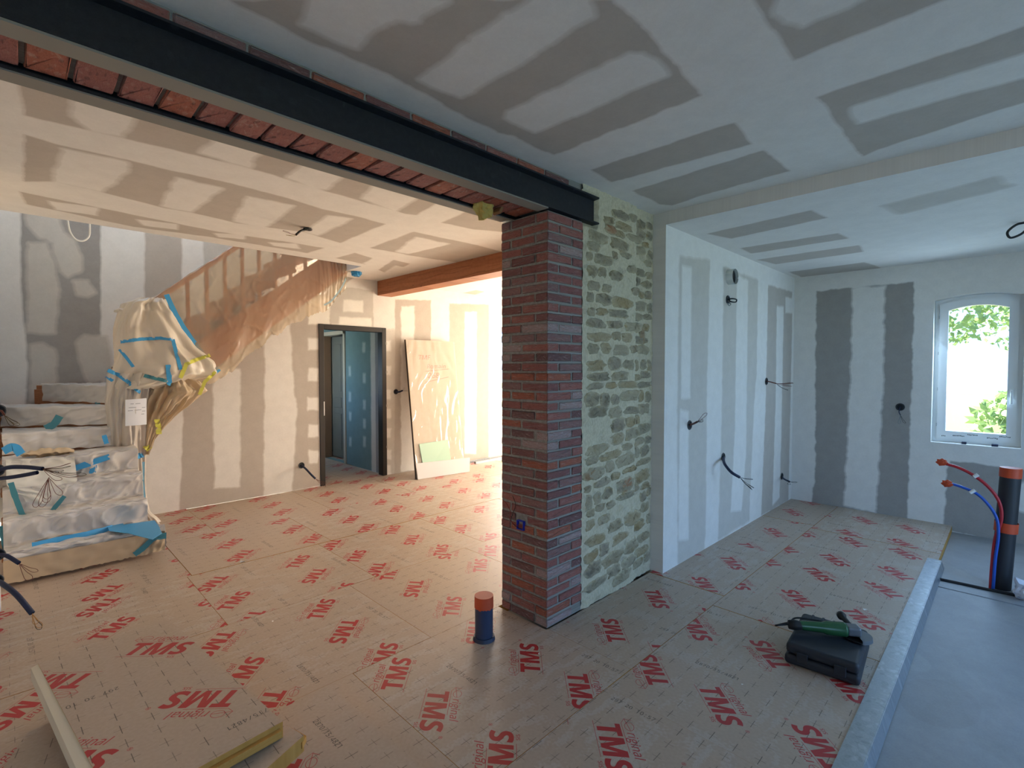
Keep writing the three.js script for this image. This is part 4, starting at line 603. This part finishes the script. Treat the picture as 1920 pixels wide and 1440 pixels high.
// ------------------------------------------------------------------ rails, pipes, cables on the kitchen floor
{
  const c = canvasOf(512, 128), ctx = c.getContext('2d'); ctx.fillStyle = '#a9b0b6'; ctx.fillRect(0, 0, 512, 128); for (let i = 0; i < 300; i++) { ctx.fillStyle = `rgba(${pick(['205,212,216', '130,136,142', '170,178,184'])},${rr(0.1, 0.35)})`; ctx.beginPath(); ctx.ellipse(rr(0, 512), rr(0, 128), rr(2, 12), rr(2, 9), rr(0, 3), 0, 7); ctx.fill(); } grain(ctx, 512, 128, 8, 8);
  const zinc = new THREE.MeshStandardMaterial({ map: texture(c, true), metalness: 0.75, roughness: 0.38 });
  const r = thing('metal_rail', 'long galvanised metal rail lying along the edge of the insulation boards', 'metal rail', [0, 0, 0]);
  const L = (x0, x1, prof, y) => { const s = new THREE.Shape(prof.map(([a, b]) => new THREE.Vector2(a, b))); const g = new THREE.ExtrudeGeometry(s, { depth: x1 - x0, bevelEnabled: false }).rotateY(Math.PI / 2).translate(x0, y, 0); return planar(g, 'x', 'z', 0, 1, 0, 0.25); };
  mesh('profile', L(1.2, 5.1, [[0.452, 0.0015], [0.452, 0.004], [0.37, 0.005], [0.352, -0.055], [0.349, -0.055], [0.366, 0.002]], 0), zinc, r); r.children[0].geometry.translate(0, 0, 0);
  const pr = (x0, x1, z, label) => tag(mesh('metal_profile', L(x0, x1, [[-z, 0.0], [-z, 0.03], [-z - 0.002, 0.032], [-z - 0.046, 0.032], [-z - 0.048, 0.03], [-z - 0.048, 0.0]], 0), zinc), label, 'metal profile', 'metal profiles on the sitting room floor');
  pr(5.05, 7.2, -6.12, 'galvanised profile on the floor right against the wall behind the pillar'); pr(5.15, 7.3, -6.0, 'galvanised profile on the floor in front of the one against the wall');
  const orange = plain('#c4471f', 0.5), red = plain('#b01f2a', 0.4), blue = plain('#1f55b5', 0.4), px = (l, X = 4.94) => l.map(([x, y]) => onX(x, y, X));
  const dp = thing('drain_pipe', 'tall black waste pipe with orange tape rising from the concrete slab', 'pipe', [0, 0, 0]);
  mesh('pipe', tube([[4.95, -0.06, -0.035], [4.945, 0.3, -0.02], [4.94, 0.78, 0.0]], 0.056, 20, 20), plain('#26272b', 0.55), dp); mesh('tape', tube([[4.944, 0.35, -0.017], [4.943, 0.42, -0.014]], 0.063, 4, 20), orange, dp); mesh('tape', merge([tube([[4.941, 0.74, -0.002], [4.94, 0.8, 0.0]], 0.059, 4, 20), new THREE.CylinderGeometry(0.058, 0.058, 0.012, 20).translate(4.94, 0.8, 0)]), orange, dp);
  const rp = thing('water_pipe', 'red plastic water pipe bending away from the black waste pipe', 'pipe'); mesh('pipe', tube(px([[1857, 1104], [1860, 1060], [1866, 1010], [1878, 970], [1872, 938], [1850, 910], [1820, 888], [1795, 876], [1774, 870]], 4.87), 0.0105, 60, 10), red, rp);
  { const e = onX(1766, 867, 4.87), s = new THREE.IcosahedronGeometry(0.03, 2); const p = s.attributes.position; for (let i = 0; i < p.count; i++) { const n = 1 + 0.4 * N3(p.getX(i) * 40, p.getY(i) * 40, p.getZ(i) * 40); p.setXYZ(i, p.getX(i) * n * 0.7, p.getY(i) * n * 0.8, p.getZ(i) * n * 1.1); } s.computeVertexNormals(); mesh('tape_cap', s.translate(e.x, e.y, e.z), orange, rp); const b = thing('water_pipe', 'blue plastic water pipe bending away from the black waste pipe', 'pipe'); mesh('pipe', tube(px([[1862, 1104], [1866, 1050], [1872, 1000], [1868, 970], [1852, 945], [1830, 925], [1800, 912], [1780, 906]], 4.86), 0.0095, 50, 10), blue, b); const e2 = onX(1776, 907, 4.86); mesh('tape_cap', s.clone().translate(e2.x - e.x, e2.y - e.y, e2.z - e.z), orange, b); mesh('clip', tube(px([[1819, 924], [1828, 919]], 4.85), 0.012, 3, 8), M.white, b); mesh('clip', tube(px([[1826, 894], [1834, 890]], 4.86), 0.0125, 3, 8), M.white, rp); }
  const bp = thing('water_pipe', 'short blue pipe end standing in a crumpled white bag by the waste pipe', 'pipe'); mesh('pipe', tube([[4.9, -0.055, 0.09], [4.9, 0.05, 0.1], [4.88, 0.18, 0.125]], 0.0105, 16, 10), blue, bp);
  { const s = new THREE.IcosahedronGeometry(0.075, 4), p = s.attributes.position; for (let i = 0; i < p.count; i++) { const n = 1 + 0.45 * N3(p.getX(i) * 16, p.getY(i) * 16, p.getZ(i) * 16) + 0.15 * N3(p.getX(i) * 50, p.getY(i) * 50, p.getZ(i) * 50); p.setXYZ(i, p.getX(i) * n, Math.max(-0.055, p.getY(i) * n), p.getZ(i) * n * 0.8); } s.computeVertexNormals(); tag(mesh('plastic_bag', s.translate(4.82, -0.004, 0.09), film('#e6e4ea', 0.3)), 'crumpled white plastic bag on the concrete by the waste pipe', 'plastic bag'); }
  tag(mesh('floor_cable', tube([onY(1757, 1085, -0.052), onY(1800, 1094, -0.052), onY(1860, 1107, -0.052), onY(1930, 1122, -0.052), V(4.67, -0.052, 0.9)], 0.011, 40, 8), M.rubber), 'black cable lying across the joint of the concrete slab', 'cable');
  const st = thing('pipe_stub', 'short dark blue pipe stub with orange tape standing in front of the pillar', 'pipe', [1.83, 0, -2.05]);
  mesh('pipe', new THREE.CylinderGeometry(0.05, 0.05, 0.235, 32).translate(0, 0.117, 0), plain('#2b3a58', 0.4), st); mesh('base_rim', new THREE.CylinderGeometry(0.057, 0.062, 0.02, 32).translate(0, 0.01, 0), plain('#27334c', 0.5), st);
  const cap = new THREE.CylinderGeometry(0.052, 0.053, 0.06, 40, 6).translate(0, 0.215, 0), q = cap.attributes.position; for (let i = 0; i < q.count; i++) { if (q.getY(i) < 0.2) q.setY(i, q.getY(i) - 0.012 * Math.abs(N2(Math.atan2(q.getZ(i), q.getX(i)) * 1.5, 3))); } cap.computeVertexNormals(); mesh('tape_cap', cap, plain('#c8502a', 0.5), st);
}
// ------------------------------------------------------------------ things leaning on the wall by the black frame
{
  const w = 512, h = 1228, c = canvasOf(w, h), ctx = c.getContext('2d'); ctx.fillStyle = '#bfae94'; ctx.fillRect(0, 0, w, h); grain(ctx, w, h, 6, 50);
  ctx.strokeStyle = ctx.fillStyle = 'rgba(190,70,50,0.75)'; ctx.lineWidth = 4; ctx.font = 'italic 58px sans-serif'; ctx.fillText('TMF', 150, 180); ctx.font = 'italic 52px sans-serif'; ctx.fillText('Romain', 215, 262); ctx.font = 'italic 66px sans-serif'; ctx.fillText('268', 210, 352); ctx.beginPath(); ctx.moveTo(200, 290); ctx.lineTo(420, 268); ctx.moveTo(190, 390); ctx.lineTo(410, 345); ctx.stroke();
  const p = thing('wrapped_panel', 'tall door panel in brown paper and shiny film leaning on the wall', 'panel'), lean = (x, v, d) => V(x, 0.002 + 1.91 * v, lerp(-5.72, -6.165, v) + d);
  const geo = (d) => sheet(40, 90, (u, v) => { const e = d > 0.04 ? 0.008 * N2(u * 7 + 2 * N2(v * 2, u), v * 2.5) + 0.005 * N2(u * 22, v * 6) + 0.003 * (v < 0.4 ? N2(u * 60, v * 60) : 0) : 0; const x = lerp(3.86, 4.69, u) + 0.19 * v * 1 + lerp(0.0, 0.035, u) * v - 0.06 * v; return lean(x, v, d + e); });
  mesh('panel', planar(merge([geo(0.035)]), 'x', 'y', 3.86, 4.86, 0, 1.91), new THREE.MeshStandardMaterial({ map: texture(c), roughness: 0.8, side: THREE.DoubleSide }), p); mesh('back', geo(0.0), kraft, p);
  mesh('edge', sheet(2, 20, (u, v) => lean(3.86 + 0.13 * v, v, lerp(0, 0.036, u))), plain('#3a2f2a', 0.7, { side: THREE.DoubleSide }), p);
  mesh('film', geo(0.045), new THREE.MeshPhysicalMaterial({ color: '#ffffff', transmission: 0.82, thickness: 0, roughness: 0.14, side: THREE.DoubleSide }), p);
  const flat = (name, l, cat, q, t, mat) => { const [a, b, cc, d] = q; const g = new THREE.BufferGeometry(), back = q.map((v) => v.clone().add(V(0, 0, -t))), P = [...q, ...back], pos = P.flatMap((v) => [v.x, v.y, v.z]); g.setAttribute('position', new THREE.Float32BufferAttribute(pos, 3)); g.setIndex([0, 1, 2, 0, 2, 3, 6, 5, 4, 7, 6, 4, 0, 4, 5, 0, 5, 1, 1, 5, 6, 1, 6, 2, 2, 6, 7, 2, 7, 3, 3, 7, 4, 3, 4, 0]); const n = g.toNonIndexed(); n.computeVertexNormals(); n.setAttribute('uv', new THREE.Float32BufferAttribute(new Float32Array(n.attributes.position.count * 2), 2)); return tag(mesh(name, n, mat), l, cat); };
  flat('plasterboard_offcut', 'pale green plasterboard offcut leaning against the wrapped panel', 'plasterboard', [V(3.985, 0.004, -5.66), V(4.44, 0.004, -5.62), V(4.45, 0.47, -5.76), V(3.965, 0.46, -5.77)], 0.012, plain('#b9d6c2', 0.85));
  flat('white_board', 'long low white board standing on its edge in front of the wrapped panel', 'board', [V(3.865, 0.002, -5.66), V(4.69, 0.002, -5.56), V(4.72, 0.2, -5.59), V(3.855, 0.215, -5.69)], 0.01, plain('#e4e0e2', 0.6));
  tag(mesh('cable_loop', tube([[4.88, 0.22, -6.215], [4.9, 0.18, -6.12], [4.93, 0.1, -6.09], [4.93, 0.03, -6.1], [4.91, 0.006, -6.14]], 0.007, 24, 6), plain('#1e2a20', 0.5)), 'dark green cable hanging beside the wrapped panel', 'cable');
}
// ------------------------------------------------------------------ electrical outlets
const copper = plain('#6b3526', 0.45), wireMats = [M.black, copper, plain('#31405a', 0.5)];
function loops(parent, at, dir, n, len, mats = wireMats, r = 0.0016) { // a bundle of bent-back wire ends
  const d = dir.clone().normalize(), s = d.clone().cross(V(0, 1, 0.2)).normalize(), u = s.clone().cross(d);
  for (let k = 0; k < n; k++) { const a = rr(-0.5, 0.5), b = rr(-0.5, 0.5), L = len * rr(0.75, 1.1), q = (x, y, z) => at.clone().addScaledVector(d, x * L).addScaledVector(s, (y + a * x) * L).addScaledVector(u, (z + b * x) * L); mesh('wire', tube([q(0, 0, 0), q(0.45, 0.12, 0.02), q(0.9, 0.2, 0.1), q(1.0, 0.05, 0.12), q(0.85, -0.08, 0.08), q(0.5, -0.05, 0.0), q(0.1, 0, 0)], r, 26, 5), mats[k % mats.length], parent); }
}
function outlet(label, pts, { box: boxed = true, r = 0.011, mat = M.navy, n = 3, len = 0.12, normal = V(0, 0, 1), mats } = {}) {
  const p = pts.map((v) => (v.isVector3 ? v : V(...v))), o = thing('cable_outlet', label, 'cable');
  if (boxed) mesh('wall_box', new THREE.TorusGeometry(0.032, 0.006, 8, 28).applyQuaternion(new THREE.Quaternion().setFromUnitVectors(V(0, 0, 1), normal)).translate(p[0].x, p[0].y, p[0].z), plain('#2b2f33', 0.5), o), mesh('recess', new THREE.CylinderGeometry(0.031, 0.031, 0.004, 24).rotateX(Math.PI / 2).applyQuaternion(new THREE.Quaternion().setFromUnitVectors(V(0, 0, 1), normal)).translate(p[0].x, p[0].y, p[0].z), plain('#15171a', 0.8), o);
  if (p.length > 1) { const c = curve(p), e = p[p.length - 1]; const cd = mesh('conduit', new THREE.TubeGeometry(c, 28, r, 10), mat, o); loops(cd, e, c.getTangent(1), n, len, mats); }
  return o;
}
const onK = (x, y, d) => onZ(x, y, ZK + d);
outlet('short wire ends sticking out of the alcove wall at socket height', [onK(1293, 797, 0.001), onK(1299, 795, 0.05), onK(1307, 791, 0.1)], { n: 3, len: 0.1, r: 0.008, mat: copper, mats: [copper, M.black] });
outlet('curved blue conduit with wire loops hanging out of the alcove wall', [onK(1356, 857, 0.001), onK(1360, 872, 0.1), onK(1372, 886, 0.17), onK(1387, 895, 0.22)], { r: 0.012, n: 4, len: 0.13, mats: [M.black] });
outlet('coppery wire bundle sticking out high beside the inner corner of the alcove', [onK(1437, 715, 0.001), onK(1444, 716, 0.06), onK(1455, 719, 0.12)], { r: 0.006, mat: copper, n: 5, len: 0.17, mats: [copper, M.black] });
outlet('thin conduit with one wire loop near the foot of the inner corner', [onK(1466, 893, 0.001), onK(1470, 898, 0.06), onK(1480, 903, 0.14)], { r: 0.009, n: 2, len: 0.12, boxed: false, mats: [M.black] });
{ const o = outlet('small black box with looped cable below the round vent sleeve', [onK(1365, 562, 0.004)]); mesh('cable', tube([onK(1365, 562, 0.01), onK(1372, 560, 0.05), onK(1381, 562, 0.07), onK(1380, 566, 0.06), onK(1372, 566, 0.04), onK(1367, 564, 0.02)], 0.006, 30, 6), M.black, o); mesh('cable', tube([onK(1365, 563, 0.01), onK(1370, 570, 0.03), onK(1367, 573, 0.03), onK(1364, 568, 0.02)], 0.004, 24, 6), plain('#8d928c', 0.5), o);
  const v = thing('vent_sleeve', 'round white ventilation sleeve with a dark opening high on the alcove wall', 'vent', onK(1366, 520, 0).toArray()); mesh('sleeve', new THREE.CylinderGeometry(0.066, 0.066, 0.06, 32, 1, true).rotateX(Math.PI / 2).translate(0, 0, 0.03), plain('#cfd2cc', 0.5, { side: THREE.DoubleSide }), v); mesh('opening', new THREE.CylinderGeometry(0.063, 0.063, 0.01, 32).rotateX(Math.PI / 2).translate(0, 0, 0.03), M.black, v); mesh('clip', rbox(0.012, 0.012, 0.01, 0.002).translate(0.055, -0.008, 0.06), M.white, v); }
{ const p = onX(1688, 763, XW); outlet('dark socket hole with thin wires in the window wall', [[XW - 0.003, p.y, p.z], [XW - 0.03, p.y - 0.05, p.z - 0.005], [XW - 0.05, p.y - 0.08, p.z + 0.01]], { normal: V(-1, 0, 0), r: 0.004, n: 2, len: 0.09, mats: [plain('#6c7d80', 0.5), M.black] }); }
outlet('dark conduit hanging from a socket hole low on the wall left of the black frame', [[2.53, 0.3, ZD + 0.002], [2.54, 0.27, ZD + 0.1], [2.58, 0.2, ZD + 0.17], [2.62, 0.15, ZD + 0.19]], { r: 0.012, n: 2, len: 0.16, mats: [copper] });
outlet('dark cable sticking out of the wall between the black frame and the wrapped panel', [[3.88, 1.17, ZD + 0.002], [3.885, 1.17, ZD + 0.08], [3.9, 1.19, ZD + 0.14]], { r: 0.012, n: 2, len: 0.09, mats: [plain('#b9b9b9', 0.5), M.navy] });
{ const a = onY(577, 430, YL - 0.01), b = onY(566, 432, YL - 0.03), c = onY(555, 440, YL - 0.09); outlet('black cable with a wire loop hanging from the sitting room ceiling', [a, b, c], { r: 0.009, mat: M.black, n: 2, len: 0.14, normal: V(0, -1, 0), mats: [copper, plain('#8f7a4a', 0.5)] }); }
{ const o = thing('ceiling_hook', 'thick black cable loop hanging from the kitchen ceiling', 'cable'), p = onY(1910, 418, YK); mesh('cable', tube([[p.x, YK - 0.004, p.z + 0.03], [p.x - 0.01, YK - 0.012, p.z - 0.01], [p.x - 0.02, YK - 0.06, p.z - 0.055], [p.x - 0.02, YK - 0.1, p.z - 0.04], [p.x - 0.01, YK - 0.085, p.z + 0.01], [p.x, YK - 0.05, p.z + 0.045]], 0.008, 40, 8), M.black, o); mesh('ceiling_box', new THREE.CylinderGeometry(0.03, 0.03, 0.006, 20).translate(p.x, YK - 0.003, p.z + 0.045), M.black, o); }
tag(mesh('white_cable_loop', tube([[0.36, 2.72, -5.5], [0.375, 2.62, -5.5], [0.41, 2.565, -5.5], [0.45, 2.56, -5.5], [0.49, 2.6, -5.5], [0.5, 2.72, -5.5]], 0.007, 30, 6), plain('#f1f1ec', 0.4)), 'white cable loop hanging over the stair opening', 'cable');
// conduits leaving the partition beside the lowest stair
const onP = (x, y, d) => onZ(x, y, -4.4 + d);
outlet('thin brown wires sticking out high on the partition by the stairs', [onP(-3, 770, 0.005), onP(3, 771, 0.04), onP(8, 778, 0.06)], { r: 0.006, mat: copper, n: 3, len: 0.09, mats: [plain('#5b4a2a', 0.5)] });
{ const o = outlet('two dark conduits with a tangle of brown wires beside the covered stairs', [onP(-6, 882, 0.005), onP(20, 876, 0.08), onP(50, 876, 0.14), onP(80, 879, 0.2)], { r: 0.013, n: 6, len: 0.2, mats: [copper, plain('#4a3a20', 0.5)] }); mesh('conduit', tube([onP(-6, 898, 0.005), onP(20, 895, 0.08), onP(50, 890, 0.14), onP(70, 886, 0.18)], 0.012, 24, 10), M.navy, o); loops(o, onP(92, 895, 0.2), V(0.15, -1, 0.1), 5, 0.16, [copper]); }
outlet('short dark conduit with brown wires low on the partition by the first step', [onP(-5, 1040, 0.005), onP(12, 1042, 0.07), onP(36, 1056, 0.12)], { r: 0.012, n: 2, len: 0.14, mats: [copper] });
outlet('thick blue conduit bending down to the floor in front of the first step', [[-0.09, 0.2, -4.39], [-0.06, 0.23, -4.2], [0.0, 0.2, -4.02], [0.06, 0.1, -3.94]].map((q) => V(...q)), { r: 0.014, n: 3, len: 0.1, mats: [plain('#a5793f', 0.5), M.black] });
// crumbs of packaging on the boards
const scraps = ['bent white scrap, largest of the floor scraps, lying among the boards near the stairs', 'tiny white scrap on the boards towards the black door frame', 'tiny white scrap on the boards in the middle of the sitting room', 'tiny white scrap on the boards just below the foot of the brick pillar', 'tiny white scrap on the boards left of the tool case', 'tiny white scrap on the boards beyond the stacked insulation', 'tiny white scrap on the boards right beside the blue pipe stub', 'thin white scrap on the boards between tool case and alcove wall'];
[[455, 1053, 0.03], [612, 955, 0.012], [748, 951, 0.01], [1010, 1226, 0.008], [1392, 1283, 0.008], [511, 1165, 0.012], [932, 1158, 0.01], [1622, 1143, 0.02]].forEach(([x, y, s], k) => { const p = onY(x, y, 0.003); tag(mesh('plastic_scrap', new THREE.TetrahedronGeometry(s, 0).scale(1, 0.25, 0.6).rotateY(rr(0, 6)).translate(p.x, p.y + s * 0.1, p.z), M.white), scraps[k], 'scrap', 'white scraps on the floor'); });
// ------------------------------------------------------------------ garden
{
  structure(mesh('ground', new THREE.PlaneGeometry(90, 90).rotateX(-Math.PI / 2).translate(4, -0.32, -2), plain('#6f7446', 1)), 'sunlit lawn around the house', 'lawn');
  const leafMat = new THREE.MeshPhysicalMaterial({ color: '#7f9f66', roughness: 0.8, transmission: 0.35, thickness: 0, side: THREE.DoubleSide }), bark = plain('#6a5a48', 0.9);
  const crown = (n, rx, ry, rz, s) => { const pos = [], nor = []; for (let i = 0; i < n; i++) { const a = rr(0, 6.283), b = Math.acos(rr(-1, 1)), q = Math.pow(rnd(), 0.35), c = V(Math.sin(b) * Math.cos(a) * rx * q, Math.cos(b) * ry * q, Math.sin(b) * Math.sin(a) * rz * q); if (N3(c.x * 1.3, c.y * 1.3, c.z * 1.3) < -0.25) continue; const e = V(rr(-1, 1), rr(-1, 1), rr(-1, 1)).normalize(), f = e.clone().cross(V(rr(-1, 1), rr(-1, 1), 0.3)).normalize(), z = s * rr(0.6, 1.3); const P = [c.clone().addScaledVector(e, z), c.clone().addScaledVector(f, z * 0.5), c.clone().addScaledVector(e, -z), c.clone().addScaledVector(f, -z * 0.5)]; for (const k of [0, 1, 2, 0, 2, 3]) pos.push(P[k].x, P[k].y, P[k].z); } const g = new THREE.BufferGeometry(); g.setAttribute('position', new THREE.Float32BufferAttribute(pos, 3)); g.computeVertexNormals(); g.setAttribute('uv', new THREE.Float32BufferAttribute(new Float32Array(pos.length / 3 * 2), 2)); return g; };
  const tree = (label, x, y, z, rx, ry, rz, n) => { const t = thing('garden_tree', label, 'tree', [x, -0.32, z]); mesh('trunk', new THREE.CylinderGeometry(0.07, 0.1, y + 0.3, 10).translate(0, (y + 0.3) / 2, 0), bark, t); const f = mesh('foliage', crown(n, rx, ry, rz, 0.09).translate(0, y + 0.3, 0), leafMat, t); f.userData.kind = 'stuff'; };
  tree('leafy tree in the garden seen through the arched window', 13.5, 3.4, -2.3, 2.0, 1.8, 2.6, 6500); tree('taller tree further back outside the arched window', 18, 4.2, 0.8, 2.2, 2.6, 2.2, 5200); tree('low bush on the lawn below the arched window view', 11.5, 0.5, 0.15, 0.7, 0.7, 0.7, 1800);
}
scene.traverse((o) => { if (o.isMesh) o.castShadow = o.receiveShadow = true; });
renderer.render(scene, camera);
